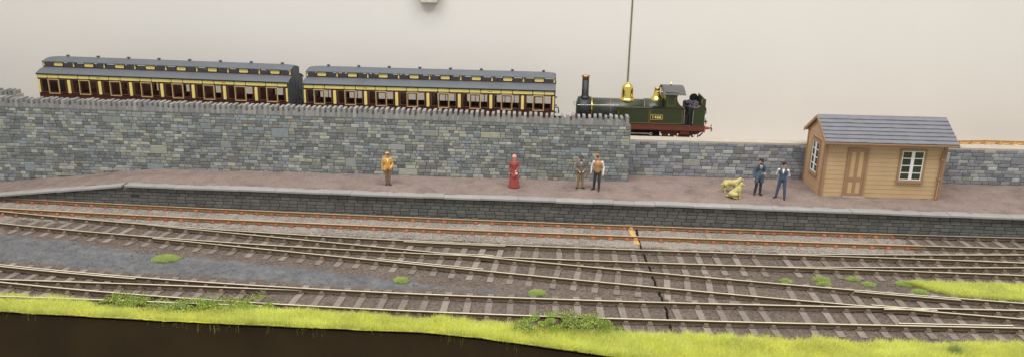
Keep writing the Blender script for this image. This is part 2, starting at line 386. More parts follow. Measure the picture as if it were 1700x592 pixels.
def chair_mesh():
    mb = MB(); mb.box(-0.17, 0.17, -0.1, 0.1, 0.05, 0.112)
    for s in (-1, 1):
        mb.prism([(s * 0.05, 0.112), (s * 0.125, 0.112), (s * 0.1, 0.16), (s * 0.05, 0.185)], -0.07, 0.07, 'y')
    return mb.mesh('chair', m_chair)
CHAIR = chair_mesh()
_sl = {}
def sleeper_mesh(length):
    k = round(length * 10)
    if k not in _sl:
        h = k / 20; _sl[k] = MB().slab(-h, h, 0, 0, 0, 0).mesh('x', m_sleeper) if False else None
        mb = MB(); c = 0.012; w = 0.125; z0, z1 = -0.02, 0.078
        mb.add([(-h, -w, z0), (h, -w, z0), (h, w, z0), (-h, w, z0), (-h, -w, z1 - c), (h, -w, z1 - c), (h, w, z1 - c), (-h, w, z1 - c),
                (-h + c, -w + c, z1), (h - c, -w + c, z1), (h - c, w - c, z1), (-h + c, w - c, z1)],
               [(0, 3, 2, 1), (0, 1, 5, 4), (1, 2, 6, 5), (2, 3, 7, 6), (3, 0, 4, 7), (4, 5, 9, 8), (5, 6, 10, 9), (6, 7, 11, 10), (7, 4, 8, 11), (8, 9, 10, 11)])
        _sl[k] = mb.mesh('sleeper', m_sleeper)
    return _sl[k]
GREY_SL = [(114, 104, 95), (121, 110, 101), (107, 97, 89), (127, 116, 107), (117, 106, 98), (110, 100, 92)]
GREY_CH = [(98, 82, 66), (88, 74, 60), (106, 90, 74)]
RUST_CH = [(142, 86, 58), (136, 80, 54), (150, 92, 64), (130, 76, 50)]
def jit(c, a=0.06): k = 1 + rnd.uniform(-a, a); return tuple(x * k for x in lin(c))
def sleeper(par, x, yc, length, heading, railys, scol, ccol, dz=0.0, spread=0.0):
    """sleeper across the track at (x, yc), with a chair under each rail given as offsets across the track"""
    s = put('sleeper', sleeper_mesh(length), par, (x, yc, dz), heading + math.pi / 2 + rnd.uniform(-0.02, 0.02), jit(scol))
    for r in railys:
        put('chair', CHAIR, s, (r, 0, 0), 0, jit(ccol))
def head(f, x): return math.atan2(f(x + 0.05) - f(x - 0.05), 0.1)

# rusty siding beside the platform
t1 = thing('rail_track', 'rusty orange track on pale ballast along the foot of the platform', 'railway track', (0, 0, 0))
XR = 15.5
for s in (1, -1):
    rail(T1, s * HG, -44, XR + (0.0 if s > 0 else 0.7), t1, m_rusttop, m_rustside)
    rail(T1, s * HG, XR + (0.0 if s > 0 else 0.7) + 0.02, 43, t1, m_railtop, m_railside, label='plain brown rail beyond the rusty length')
x = -43.6
while x < 42:
    rusty = x < XR + 0.6
    if abs(x - 3.95) < 0.5: x += 0.76; continue
    sleeper(t1, x, T1(x), 2.5, head(T1, x), (HG, -HG), rnd.choice(GREY_SL if not rusty else [(120, 111, 103), (129, 119, 111)]), rnd.choice(RUST_CH if rusty else GREY_CH), dz=-0.012 if rusty else 0)
    x += 0.76 + rnd.uniform(-0.03, 0.03)
o = put('sleeper', sleeper_mesh(2.5), t1, (3.63, T1(3.63), 0.004), math.pi / 2 + 0.06, lin((186, 150, 92))); o['label'] = 'bright tan end sleeper at the baseboard joint'
for r in (HG, -HG): put('chair', CHAIR, o, (r, 0, 0), 0, lin((176, 122, 74)))

# middle line, its turnout and the branches
t2 = thing('rail_track', 'middle line of brown rails, second track from the platform', 'railway track')
t3 = thing('rail_track', 'brown branch track crossing slantwise from the middle line to the front line', 'railway track')
t2r = thing('rail_track', 'short branch track leaving the middle line near the right patch of grass', 'railway track')
t4 = thing('rail_track', 'front line of brown rails beside the long grass verge', 'railway track')
t5 = thing('rail_track', 'branch track curving off the front line behind the left leafy bush', 'railway track')
for s in (1, -1): rail(T2, s * HG, -44, 43, t2, m_railtop, m_railside)
rail(T3, HG, -18.3, 30, t3, m_railtop, m_railside, dz=0.003, taper=-18.3)
rail(T3, -HG, -17.0, 30, t3, m_railtop, m_railside, dz=0.003)
rail(T2R, HG, 9.6, 36, t2r, m_railtop, m_railside, dz=0.003)
rail(T2R, -HG, 9.3, 36, t2r, m_railtop, m_railside, dz=0.003, taper=9.3)
for s in (1, -1): rail(T4, s * HG, -44, 43, t4, m_railtop, m_railside)
rail(T5, HG, -44, -9.2, t5, m_railtop, m_railside, dz=0.003, taper=-9.2)
rail(T5, -HG, -44, -10.0, t5, m_railtop, m_railside, dz=0.003)
# check rails and wing rails at the crossings
for f, o_, xa, xb, p in ((T3, -HG + 0.15, -7.0, -2.6, t3), (T2, HG - 0.15, -6.4, -2.0, t2), (T3, HG - 0.15, 11.3, 15.0, t3), (T4, -HG + 0.15, 11.9, 15.8, t4),
                         (T4, HG - 0.15, -22.5, -15.6, t4), (T2, -HG + 0.14, -4.9, -2.4, t2), (T4, HG - 0.14, 11.9, 13.8, t4), (T3, -HG + 0.14, 11.6, 13.6, t3)):
    cr = rail(f, o_, xa, xb, p, m_railtop, m_railside, dz=0.006); cr.name = 'check_rail'
def run(par, f, x0, x1, length=2.6, pitch=0.78, ch=None):
    x = x0
    while x < x1:
        if abs(x - 4.0) < 0.3: x += 0.3
        sleeper(par, x, f(x), length, head(f, x), (HG, -HG), rnd.choice(GREY_SL), rnd.choice(ch or GREY_CH), rnd.uniform(-0.006, 0.006)); x += pitch + rnd.uniform(-0.04, 0.04)
def timbers(par, fa, fb, x0, x1, pitch=0.78):
    """turnout timbers long enough to carry both routes"""
    x = x0
    while x < x1:
        ys = sorted([fa(x) + HG, fa(x) - HG, fb(x) + HG, fb(x) - HG]); lo, hi = ys[0] - 0.6, ys[-1] + 0.6
        c = (lo + hi) / 2; keep = []
        for y in ys:
            if not keep or y - keep[-1] > 0.22: keep.append(y)
        hd = (head(fa, x) + head(fb, x)) / 2
        sleeper(par, x, c, hi - lo, hd, [y - c for y in keep], rnd.choice(GREY_SL), rnd.choice(GREY_CH), rnd.uniform(-0.006, 0.006)); x += pitch + rnd.uniform(-0.04, 0.04)
run(t2, T2, -43.5, -24.2, ch=RUST_CH); run(t2, T2, -23.6, -18.5); timbers(t2, T2, T3, -17.9, -0.6); run(t2, T2, 0.3, 9.0); timbers(t2, T2, T2R, 9.8, 24); run(t2, T2, 24.6, 42)
run(t3, T3, 0.2, 8.3)
timbers(t4, T5, T4, -24.5, -9.8); run(t4, T4, -43.5, -25); run(t4, T4, -9.2, 8.3); timbers(t4, T3, T4, 9.0, 22.5); run(t4, T4, 23, 42)

# ballast stones: loose pale chippings round the rusty track, dark grit elsewhere
def stones(n, xf, yf, size, cols, seed, z0=0.03):
    r = np.random.default_rng(seed); x = xf(r, n); y = yf(r, x)
    ok = np.isfinite(y); x, y = x[ok], y[ok]; n = len(x)
    base = np.array([(1, 0, 0), (-1, 0, 0), (0, 1, 0), (0, -1, 0), (0, 0, 1), (0, 0, -1)], float)
    fc = np.array([(0, 2, 4), (2, 1, 4), (1, 3, 4), (3, 0, 4), (2, 0, 5), (1, 2, 5), (3, 1, 5), (0, 3, 5)])
    sz = r.uniform(size[0], size[1], (n, 1, 1)); J = r.uniform(0.55, 1.2, (n, 6, 3))
    a = r.uniform(0, 6.28, n); R = np.zeros((n, 3, 3)); R[:, 0, 0] = np.cos(a); R[:, 0, 1] = -np.sin(a); R[:, 1, 0] = np.sin(a); R[:, 1, 1] = np.cos(a); R[:, 2, 2] = 1
    V = np.einsum('nij,nkj->nki', R, base * J) * sz
    V[:, :, 2] *= 0.7; V += np.stack([x, y, z0 + r.uniform(0, 0.02, n)], -1)[:, None, :]
    F = (fc[None] + (np.arange(n) * 6)[:, None, None]).reshape(-1, 3)
    c = np.array([lin(q) for q in cols])[r.integers(0, len(cols), n)] * r.uniform(0.85, 1.15, (n, 1))
    return np_mesh('ballast', V.reshape(-1, 3), F, m_ballast, False, np.repeat(c, 6, axis=0))
T1v = np.vectorize(T1)
def _bx(r, n): return r.uniform(-33, 15.9, n)
def _by(r, x):
    o = r.uniform(-1.6, 1.15, len(x)); o[np.abs(np.abs(o) - HG) < 0.07] = np.nan
    o[(np.abs(x - 3.9) < 0.12)] = np.nan; return T1v(x) + o
b = put('ballast', stones(32000, _bx, _by, (0.018, 0.038), [(152, 143, 134), (136, 127, 118), (166, 158, 149), (124, 114, 105), (146, 138, 131)], 3, 0.045)); b['kind'] = 'stuff'; b['label'] = 'pale loose ballast chippings round the rusty track'
def _gy(r, x): return r.uniform(23.4, 31.4, len(x))
b = put('gravel', stones(16000, lambda r, n: r.uniform(-33, 29, n), _gy, (0.012, 0.03), [(84, 74, 66), (110, 98, 88), (132, 120, 110), (70, 62, 56), (150, 138, 126)], 4, 0.035)); b['kind'] = 'stuff'; b['label'] = 'dark fine grit strewn between the brown tracks'

# ------------------------------------------------------------------ platform
plat = thing('platform', 'raised station platform with dark brick face and pale edge slabs', 'platform')
prof = [(-29.8, 0.0), (42, 0.0), (42, 1.08), (-20.75, 1.08), (-28.9, hp(-28.9) - 0.12 + 0.03)]
MB().prism(prof, 33.64, 38.2, 'y').obj('core', m_bmortar, plat)
nx, ny = 360, 26
gx = np.linspace(-30.4, 42, nx); gy = np.linspace(33.86, 38.9, ny); X, Y = np.meshgrid(gx, gy, indexing='ij')
H_ = np.vectorize(hp)(X); Zp = H_ - 0.012 + (vnoise(X * 2.1, Y * 2.1, 21) - 0.5) * 0.05 + (vnoise(X * 7, Y * 7, 22) - 0.5) * 0.02
Zp -= 0.05 * np.clip(1 - np.abs(X + 20.62 + (Y - 34) * 0.02 + 0.0) / 0.09, 0, 1)
I = np.arange(nx * ny).reshape(nx, ny); F = np.stack([I[:-1, :-1], I[1:, :-1], I[1:, 1:], I[:-1, 1:]], -1).reshape(-1, 4)
put('surface', np_mesh('surface', np.stack([X, Y, Zp], -1).reshape(-1, 3), F, m_plat, True), plat)
x = -29.4
while x < 41.5:
    w = rnd.choice([0.95, 1.3, 1.75]); x1 = min(x + w, 41.6)
    if x < -20.82 < x1: x1 = -20.82
    elif abs(x + 20.82) < 1e-6: x = -20.68; x1 = x + 1.5
    za, zb = hp(x), hp(x1); g = 0.006; yy = 33.43 + rnd.uniform(-0.015, 0.015); dz = rnd.uniform(-0.012, 0.012); c = 0.025; t = 0.105; y2 = 33.93
    v = [(x + g, yy, za - t + dz), (x1 - g, yy, zb - t + dz), (x1 - g, y2, zb - t + dz), (x + g, y2, za - t + dz),
         (x + g, yy, za - c + dz), (x1 - g, yy, zb - c + dz), (x1 - g, y2, zb + dz), (x + g, y2, za + dz), (x + g, yy + c, za + dz), (x1 - g, yy + c, zb + dz)]
    f = [(0, 3, 2, 1), (0, 1, 5, 4), (4, 5, 9, 8), (8, 9, 6, 7), (2, 3, 7, 6), (1, 2, 6, 9, 5), (3, 0, 4, 8, 7)]
    MB().add(v, f).obj('edge_slab', m_coping, plat, color=jit(rnd.choice([(140, 138, 134), (137, 135, 131), (143, 140, 136), (139, 137, 133)]), 0.05))
    x = x1
# bricks of the platform face
BR = [(98, 97, 93), (93, 92, 89), (104, 102, 98), (90, 89, 86), (99, 98, 92)]
cell = []
CH = 0.172
for r_ in range(7):
    z0 = 0.0 + r_ * CH; x = -30 + (0.24 if r_ % 2 else 0) + rnd.uniform(-0.03, 0.03)
    while x < 41.6:
        w = rnd.choice([0.46, 0.46, 0.46, 0.5, 0.42])
        top = min(hp(x), hp(x + w)) - 0.14
        z1 = z0 + CH - 0.016
        if z0 + 0.05 < top and not (abs(x + w / 2 + 20.3) < 0.05): cell.append((x, w - 0.016, z0, min(z1, top)))
        x += w
cell.sort(key=lambda c: abs(c[0] + c[1] / 2 - 0.5) + (0 if c[3] - c[2] > 0.1 else 30))
_bm = {}
rest = MB()
for i, (x, w, z0, z1) in enumerate(cell):
    col = jit(rnd.choice(BR), 0.08); y0 = 33.58 + rnd.uniform(-0.01, 0.01)
    if i < 300:
        k = (round(w, 2), round(z1 - z0, 3))
        if k not in _bm: _bm[k] = MB().slab(0, k[0], 0, 0.09, 0, k[1], 0.018).mesh('brick', m_brick_o)
        put('brick', _bm[k], plat, (x, y0, z0), 0, col)
    else:
        rest.slab(x, x + w, y0, y0 + 0.09, z0, z1, 0.018, 0, col)
o = rest.obj('brickwork', m_brick_a, plat); o['kind'] = 'stuff'

# ------------------------------------------------------------------ stone walls
STN = [((110, 113, 111), 9), ((120, 125, 123), 9), ((102, 105, 103), 6), ((132, 135, 131), 7), ((146, 148, 143), 5), ((159, 160, 149), 3), ((144, 145, 130), 3), ((126, 125, 114), 2), ((127, 134, 137), 4), ((153, 152, 133), 2), ((114, 111, 105), 2)]
STN_LOW = [((118, 121, 123), 8), ((127, 128, 131), 8), ((108, 110, 113), 6), ((137, 140, 142), 5), ((151, 152, 150), 3), ((163, 163, 158), 2), ((147, 147, 138), 1), ((125, 130, 136), 3), ((106, 105, 101), 1)]
def pick(t): return rnd.choices([a for a, _ in t], [w for _, w in t])[0]
def masonry(x0, x1, zb, zt, ch, nbig, lens, seed):
    """courses of uneven stones with a few large blocks; returns (x, z, w, h)"""
    R = random.Random(seed); nc = int(round((zt - zb) / ch)); zs = [zb]
    hs = [ch * R.uniform(0.85, 1.15) for _ in range(nc)]; k = (zt - zb) / sum(hs)
    for h in hs: zs.append(zs[-1] + h * k)
    busy = [[] for _ in range(nc)]; out = []
    tries = 0; made = 0
    while made < nbig and tries < 4000:
        tries += 1
        n = R.choice([2, 2, 2, 3]); r = R.randrange(0, nc - n); w = R.choice([0.55, 0.8, 0.9, 1.0]); x = R.uniform(x0, x1 - w)
        if any(not (x + w + 2.0 < a or x - 2.0 > b) for q in range(max(0, r - 2), min(nc, r + n + 2)) for a, b in busy[q]): continue
        for q in range(r, r + n): busy[q].append((x, x + w))
        out.append((x, zs[r], w, zs[r + n] - zs[r], True)); made += 1
    for r in range(nc):
        blocks = sorted(busy[r]) + [(x1, x1)]; x = x0
        for a, b in blocks:
            while a - x > 0.02:
                w = R.choice(lens)
                if a - x - w < 0.18: w = a - x
                if w > 0.75: w = w / 2
                out.append((x, zs[r], w, zs[r + 1] - zs[r], False)); x += w
            x = b
    return out
def stone_wall(root, cells, visible, pal, y=0.0, cap=300):
    g = 0.014; vis = [c for c in cells if visible(c)]
    vis.sort(key=lambda c: -(c[2] * c[3])); store = {}; rest = MB()
    for i, (x, z, w, h, big) in enumerate(vis):
        col = jit(pick(pal), 0.10); yo = y - rnd.uniform(0.028, 0.052)
        w2, h2 = round((w - g) / 0.02) * 0.02, round((h - g) / 0.01) * 0.01
        if i < cap:
            k = (round(w2, 2), round(h2, 2))
            if k not in store: store[k] = MB().slab(0, k[0], 0, 0.08, 0, k[1], 0.016).mesh('stone', m_stone_o)
            put('stone', store[k], root, (x + g / 2, yo, z + g / 2), 0, col)
        else:
            rest.slab(x + g / 2, x + w - g / 2, yo, yo + 0.08, z + g / 2, z + h - g / 2, 0.016, 0, col)
    if rest.f:
        o = rest.obj('stonework', m_stone_a, root); o['kind'] = 'stuff'
RZH = 0.0225
HWT = -0.06
hw = thing('stone_wall', 'tall grey stone wall topped with upright cope stones in front of the carriages', 'wall', (3.65, 37.02, 0), RZH); hw.rotation_euler = (0, 0.0057, RZH); hw.location.z = -0.06
MB().box(-50, 0, 0.0, 0.55, 0.0, 4.09).obj('core', m_mortar, hw)
cells = masonry(-50, 0.0, 0.02, 4.1, 0.164, 44, [0.2, 0.25, 0.3, 0.36, 0.42, 0.52], 5)
stone_wall(hw, cells, lambda c: c[1] + c[3] > hp(3.65 + c[0]) - 0.02 and c[0] > -46, STN, cap=282)
# end return of the wall, quoined
for r_ in range(16):
    z = 1.2 + r_ * 0.181; put('stone', MB().box(0, 0.03, 0.0, 0.5, z + 0.007, z + 0.174).mesh('stone', m_stone_o), hw, (0, 0, 0), 0, jit(pick(STN), 0.1))
x = -46.0; base = MB(); CP = [MB().add([(-w / 2, -0.05, 0), (w / 2, -0.05, 0), (w / 2, 0.5, 0), (-w / 2, 0.5, 0), (-w / 2 + .01, -0.04, h - 0.03), (w / 2 - .01, -0.04, h - .03), (w / 2 - .01, 0.48, h), (-w / 2 + .01, 0.48, h)],
      [(0, 3, 2, 1), (4, 5, 6, 7), (0, 1, 5, 4), (1, 2, 6, 5), (2, 3, 7, 6), (3, 0, 4, 7)]).mesh('cope_stone', m_cope) for w, h in ((0.15, 0.46), (0.165, 0.48), (0.14, 0.44), (0.16, 0.5))]
CPL = [MB().box(-0.07, 0.07, -0.03, 0.5, 0, h).mesh('cope_stone', m_cope) for h in (0.2, 0.24, 0.17)]
CC = [(130, 129, 126), (140, 138, 134), (122, 121, 118), (134, 132, 128)]
put('cope_bed', MB().box(-50, 0.02, -0.045, 0.52, 4.085, 4.15).mesh('cope_bed', m_mortar), hw)
while x < -0.05:
    put('cope_stone', rnd.choice(CP), hw, (x, 0, 4.13), rnd.uniform(-0.05, 0.05), jit(rnd.choice(CC), 0.07))
    if x + 0.13 < -0.05: base.box(x + 0.064, x + 0.204, -0.03 + rnd.uniform(-.01, .01), 0.5, 4.13, 4.13 + rnd.choice((0.2, 0.24, 0.17)), 0, jit(rnd.choice(CC), 0.07))
    x += 0.268
base.obj('cope_course', m_stone_a, hw)['kind'] = 'stuff'
lw = thing('stone_wall', 'low blue grey stone wall behind the shed, below the engine', 'wall', (3.6, 38.34, 0), 0.026)
MB().box(-0.3, 39, 0.0, 0.76, 0.0, 3.0).obj('core', m_mortar, lw)
MB().box(-0.3, 39, -0.03, 0.8, 3.0, 3.10).obj('wall_cap', m_capband, lw)
cells = masonry(-0.3, 39.0, 1.02, 3.0, 0.178, 22, [0.34, 0.4, 0.46, 0.52, 0.6, 0.3], 11)
stone_wall(lw, cells, lambda c: c[1] + c[3] > 1.15, STN_LOW)
# second parapet, across the upper line at the far left
pw = thing('stone_wall', 'short stretch of parapet beyond the upper line at the left end', 'wall', (-32.3, 42.6, 0), 0.02)
MB().box(-16, 0, 0, 0.5, 1.5, 3.46).obj('core', m_mortar, pw)
x = -15.9
while x < 0:
    put('cope_stone', rnd.choice(CP), pw, (x, 0, 3.45), rnd.uniform(-0.05, 0.05), jit(rnd.choice(CC), 0.07)); put('cope_stone', rnd.choice(CPL), pw, (x + .134, 0, 3.45), 0, jit(rnd.choice(CC), 0.07)); x += 0.268

# ------------------------------------------------------------------ upper line: bed, track
ZR = 2.33
m_bed = M('track bed', (190, 178, 160), 0.95, var=0.08, bump=0.3)
struct(MB().add([(-55, 37.1, -1), (44, 39.5, -1), (44, RWY, -1), (-55, RWY, -1), (-55, 37.1, 1.55), (44, 39.5, 1.55), (44, RWY, 1.55), (-55, RWY, 1.55)],
      [(0, 3, 2, 1), (4, 5, 6, 7), (0, 1, 5, 4), (1, 2, 6, 5), (2, 3, 7, 6), (3, 0, 4, 7)]).obj('ground', m_bed))
def T6(x):
    return 41.2 if x < 6 else 41.2 + 0.0075 * (x - 6) ** 2 if x < 20 else 41.2 + 0.0075 * 196 + 0.19 * (min(x, 25) - 20)
mb = MB(); xs_ = [-52 + 2.5 * i for i in range(39)]
for xa, xb in zip(xs_[:-1], xs_[1:]):
    P_ = lambda x: [(x, T6(x) - 2.3, 1.5), (x, T6(x) - 1.5, 2.1), (x, min(T6(x) + 1.5, RWY - 0.3), 2.1), (x, min(T6(x) + 2.2, RWY - 0.02), 1.5)]
    mb.add(P_(xa) + P_(xb), [(0, 1, 5, 4), (1, 2, 6, 5), (2, 3, 7, 6)], 0, True)
struct(mb.obj('track_bed', m_bed))
t6 = thing('rail_track', 'upper track carrying the train, bright rusty timber showing beyond the shed roof', 'railway track')
m_tan = M('tan rail', (196, 152, 92), 0.6, 0.1, var=0.15)
for s in (1, -1):
    r_ = rail(T6, s * HG, -50, 42, t6, m_tan, m_tan, dz=ZR - 0.243)
x = -49.5
while x < 41.5:
    sleeper(t6, x, T6(x), 2.6, head(T6, x) , (HG, -HG), rnd.choice([(200, 164, 110), (188, 152, 100), (208, 174, 122)]), (172, 136, 86), ZR - 0.243); x += 0.76

# ------------------------------------------------------------------ carriages
m_cream = M('carriage cream', (222, 206, 122), 0.45, var=0.05, scale=3)
m_creamf = M('door frame cream', (190, 168, 116), 0.45, var=0.05, scale=3)
m_choc = M('carriage chocolate', (74, 40, 32), 0.4, var=0.12, scale=4)
m_choc2 = M('carriage window frame', (100, 60, 46), 0.4, var=0.12, scale=4)
m_roof = M('carriage roof grey', (86, 91, 96), 0.6, var=0.07, scale=1.2, bump=0.05, dirt=((78, 82, 87), 0.9, 0.58))
m_cend = M('carriage end grey', (70, 74, 78), 0.6, var=0.1, scale=3)
m_under = M('underframe black', (34, 31, 30), 0.7)
m_seat = M('seat cloth', (128, 66, 58), 0.9, var=0.2)
m_inner = M('carriage inside', (150, 104, 84), 0.8, var=0.1)
m_pane = glass_mat('carriage window glass')
m_mark = M('dark lettering', (96, 78, 30), 0.6)
LC = 13.9; MOD = LC / 8; HW = 1.24
def ring_mesh(name, mat, x0, x1, z0, z1, t, y0, y1):
    mb = MB(); mb.box(x0, x1, y0, y1, z0, z0 + t); mb.box(x0, x1, y0, y1, z1 - t, z1); mb.box(x0, x0 + t, y0, y1, z0 + t, z1 - t); mb.box(x1 - t, x1, y0, y1, z0 + t, z1 - t)
    return mb.mesh(name, mat)
def rounded_panel(name, mat, w, h, t, r, n=4):
    pts = []
    for cx, cz, a in ((w / 2 - r, h / 2 - r, 0), (-w / 2 + r, h / 2 - r, 90), (-w / 2 + r, -h / 2 + r, 180), (w / 2 - r, -h / 2 + r, 270)):
        for k in range(n + 1):
            b_ = math.radians(a + 90 * k / n); pts.append((cx + r * math.cos(b_), cz + r * math.sin(b_)))
    return MB().prism(pts, -t, 0.0, 'y').mesh(name, mat)
WZ0, WZ1 = 1.87, 2.62
C_M = {
    'qwin': ring_mesh('window', m_choc2, 0, 0.43, WZ0, WZ1, 0.035, -0.015, 0.03),
    'qpane': box_mesh('pane', m_pane, 0.03, 0.40, 0.008, 0.014, WZ0 + .03, WZ1 - .03),
    'door': ring_mesh('door_frame', m_creamf, 0, 0.62, WZ0 - 0.07, WZ1, 0.038, -0.03, 0.02),
    'dpane': box_mesh('pane', m_pane, 0.08, 0.54, 0.008, 0.014, WZ0 + .03, WZ1 - .07),
    'dwin': ring_mesh('window', m_choc2, 0.045, 0.575, WZ0 - 0.025, WZ1 - 0.045, 0.05, -0.01, 0.02),
    'pillar': rounded_panel('cream_pillar', m_cream, 0.155, 0.74, 0.03, 0.03), 'hpillar': rounded_panel('cream_pillar', m_cream, 0.09, 0.74, 0.03, 0.02),
    'post': box_mesh('window_post', m_choc, -0.5, 0.5, 0.0, 0.06, WZ0 - .05, WZ1 + 0.03),
    'short': rounded_panel('cream_panel', m_cream, 0.60, 0.165, 0.025, 0.045), 'long': rounded_panel('cream_panel', m_cream, 1.07, 0.165, 0.025, 0.045), 'half': rounded_panel('cream_panel', m_cream, 0.52, 0.165, 0.025, 0.045),
    'oval': rounded_panel('cream_panel', m_cream, 0.50, 0.185, 0.02, 0.06), 'cpil': box_mesh('cream_pillar', m_cream, -0.035, 0.035, -0.02, 0.0, 3.235, 3.48),
    'cpane': box_mesh('pane', m_pane, 0, 0.48, 0.01, 0.016, 3.235, 3.475), 'cpost': box_mesh('window_post', m_choc, -0.5, 0.5, 0, 0.04, 3.19, 3.52),
    'handle': box_mesh('handle', M('brass handle', (220, 180, 80), 0.3, 0.9), -0.04, 0.04, -0.05, -0.03, 1.80, 1.82),
    'vent': MB().lathe([(0.0, 0.13), (0.06, 0.125), (0.075, 0.1), (0.045, 0.08), (0.05, 0.0)], seg=12).box(-0.09, 0.09, -0.04, 0.04, 0.055, 0.105).mesh('roof_vent', m_cend),
}
def arc(y0, z0, y1, z1, sag, n):
    """points of an arch from (y0,z0) to (y1,z1)"""
    out = []
    for i in range(n + 1):
        t = i / n; out.append((y0 + (y1 - y0) * t, z0 + (z1 - z0) * t + sag * 4 * t * (1 - t)))
    return out
def make_carriage(name, label, cx, z, pitch, sx, marks):
    t = thing(name, label, 'carriage', (cx, 41.2, z), 0, 'carriages of the train'); t.rotation_euler = (0, pitch, 0)
    H = LC / 2
    MB().box(-H, H, -HW, -HW + 0.06, 0.95, 1.79).obj('lower_panel', m_choc, t)
    mb = MB(); mb.box(-H, H, -HW - 0.02, -HW + 0.07, 1.765, 1.80)
    mb.box(-H, H, -HW, -HW + 0.06, WZ1 + .01, 2.90); mb.obj('waist_rail', m_choc, t)
    MB().box(-H - 0.04, H + 0.04, -HW - 0.075, -HW + 0.0, 2.872, 2.925).obj('gutter', m_under, t)
    # far side: openings left free for the light, glazed in one piece
    mb = MB(); mb.box(-H, H, HW - 0.06, HW, 0.95, 1.74); mb.box(-H, H, HW - 0.06, HW, WZ1, 2.92)
    def addp(key, nm, x, y=0.0, zz=0.0, par=None): return put(nm, C_M[key], par or t, (x, y, zz))
    yf = -HW
    for k in range(8):
        b = -H + k * MOD
        # near side of one compartment: pillar | window | door | window | pillar
        for wx in (0.17, MOD - 0.17 - 0.43):
            w = addp('qwin', 'window', b + wx, yf); put('pane', C_M['qpane'], w)
        dx = b + (MOD - 0.62) / 2
        d = addp('door', 'door_frame', dx, yf); put('window', C_M['dwin'], d); put('pane', C_M['dpane'], d)
        h_ = addp('handle', 'handle', dx + 0.7, yf)
        for wx0, wx1 in ((0.0, 0.17), (0.60, (MOD - 0.62) / 2 + 0.02), ((MOD + 0.62) / 2 - 0.02, MOD - 0.60), (MOD - 0.17, MOD)):
            p_ = addp('post', 'window_post', b + (wx0 + wx1) / 2, yf); p_.scale = (wx1 - wx0, 1, 1)
        addp('short', 'cream_panel', b + MOD / 2, yf, 2.762)
        if k: addp('pillar', 'cream_pillar', b, yf, 2.22); addp('long', 'cream_panel', b, yf, 2.762)
        # clerestory
        for s in (-1, 1):
            yc = s * 0.62
            o_ = addp('oval', 'cream_panel', b + MOD / 2, yc, 3.355); o_.rotation_euler = (0, 0, 0 if s < 0 else math.pi)
            for wx in (0.08, MOD - 0.08 - 0.48): put('pane', C_M['cpane'], t, (b + wx, yc - (0.02 if s > 0 else 0), 0))
            for c_, w_ in ((b + 0.02, 0.12), (b + MOD / 2, 0.57), (b + MOD - 0.02, 0.12)):
                p_ = addp('cpost', 'window_post', c_, yc - (0.04 if s > 0 else 0)); p_.scale = (w_, 1, 1)
            if s < 0: addp('cpil', 'cream_pillar', b + (0.04 if k == 0 else 0), yc)
        if k == 7: addp('cpil', 'cream_pillar', H - 0.04, -0.62)
        v_ = addp('vent', 'roof_vent', b + MOD * 0.62, 0, 3.69)
        # far side posts
        for wx0, wx1 in ((0.0, 0.12), (0.585, 0.62), (1.12, 1.155), (MOD - 0.12, MOD)): mb.box(b + wx0, b + wx1, HW - 0.06, HW, 1.74, WZ1)
    for s in (-1, 1):
        addp('hpillar', 'cream_pillar', s * (H - 0.055), yf, 2.22); addp('half', 'cream_panel', s * (H - 0.285), yf, 2.762)
    mb.obj('far_side', m_choc, t)
    MB().box(-H, H, HW - 0.035, HW - 0.03, 1.74, WZ1).obj('far_glazing', m_pane, t)
    # compartments
    mb = MB(); ms = MB()
    for k in range(9):
        b = -H + k * MOD
        if 0 < k < 8: mb.box(b - 0.02, b + 0.02, -HW + 0.08, HW - 0.08, 1.0, 3.0)
        for s in (-1, 1):
            if (k == 0 and s < 0) or (k == 8 and s > 0): continue
            x0 = b + s * 0.03; ms.box(min(x0, x0 + s * 0.5), max(x0, x0 + s * 0.5), -HW + 0.1, HW - 0.1, 1.0, 1.42); ms.box(min(x0, x0 + s * 0.14), max(x0, x0 + s * 0.14), -HW + 0.1, HW - 0.1, 1.42, 1.78)
    mb.box(-H, H, -HW + 0.06, HW - 0.06, 0.95, 1.0); mb.obj('partition', m_inner, t); ms.obj('seat', m_seat, t)
    # lower roof either side of the clerestory
    for s in (-1, 1):
        mb = MB(); prof = arc(s * (HW + 0.07), 2.92, s * 0.6, 3.19, 0.05, 8); inner = [(y, z_ - 0.04) for y, z_ in reversed(prof)]
        n = len(prof); poly = prof + inner; xs = [-H - 0.06, -H + 0.12, H - 0.12, H + 0.06]; V = []
        for i, x in enumerate(xs):
            dz = -0.035 if i in (0, 3) else 0
            V += [(x, y, z_ + dz) for y, z_ in poly]
        m2 = len(poly); F = [(i * m2 + j, i * m2 + (j + 1) % m2, (i + 1) * m2 + (j + 1) % m2, (i + 1) * m2 + j) for i in range(3) for j in range(m2)]
        F += [tuple(range(m2)), tuple(range(3 * m2, 4 * m2))]; mb.add(V, F, 0, False)
        o_ = mb.obj('side_roof', m_roof, t)
    mb = MB(); prof = arc(-0.72, 3.52, 0.72, 3.52, 0.19, 14); poly = prof + [(y, z_ - 0.035) for y, z_ in reversed(prof)]; xs = [-H - 0.02, -H + 0.08, -H + 0.5, H - 0.5, H - 0.08, H + 0.02]; V = []
    for i, x in enumerate(xs):
        k_ = (0.72, 0.88, 1, 1, 0.88, 0.72)[i]; V += [(x, y, 3.52 + (z_ - 3.52) * k_ - (1 - k_) * 0.1) for y, z_ in poly]
    m2 = len(poly); F = [(i * m2 + j, i * m2 + (j + 1) % m2, (i + 1) * m2 + (j + 1) % m2, (i + 1) * m2 + j) for i in range(5) for j in range(m2)] + [tuple(range(m2)), tuple(range(5 * m2, 6 * m2))]
    mb.add(V, F); mb.obj('clerestory_roof', m_roof, t)
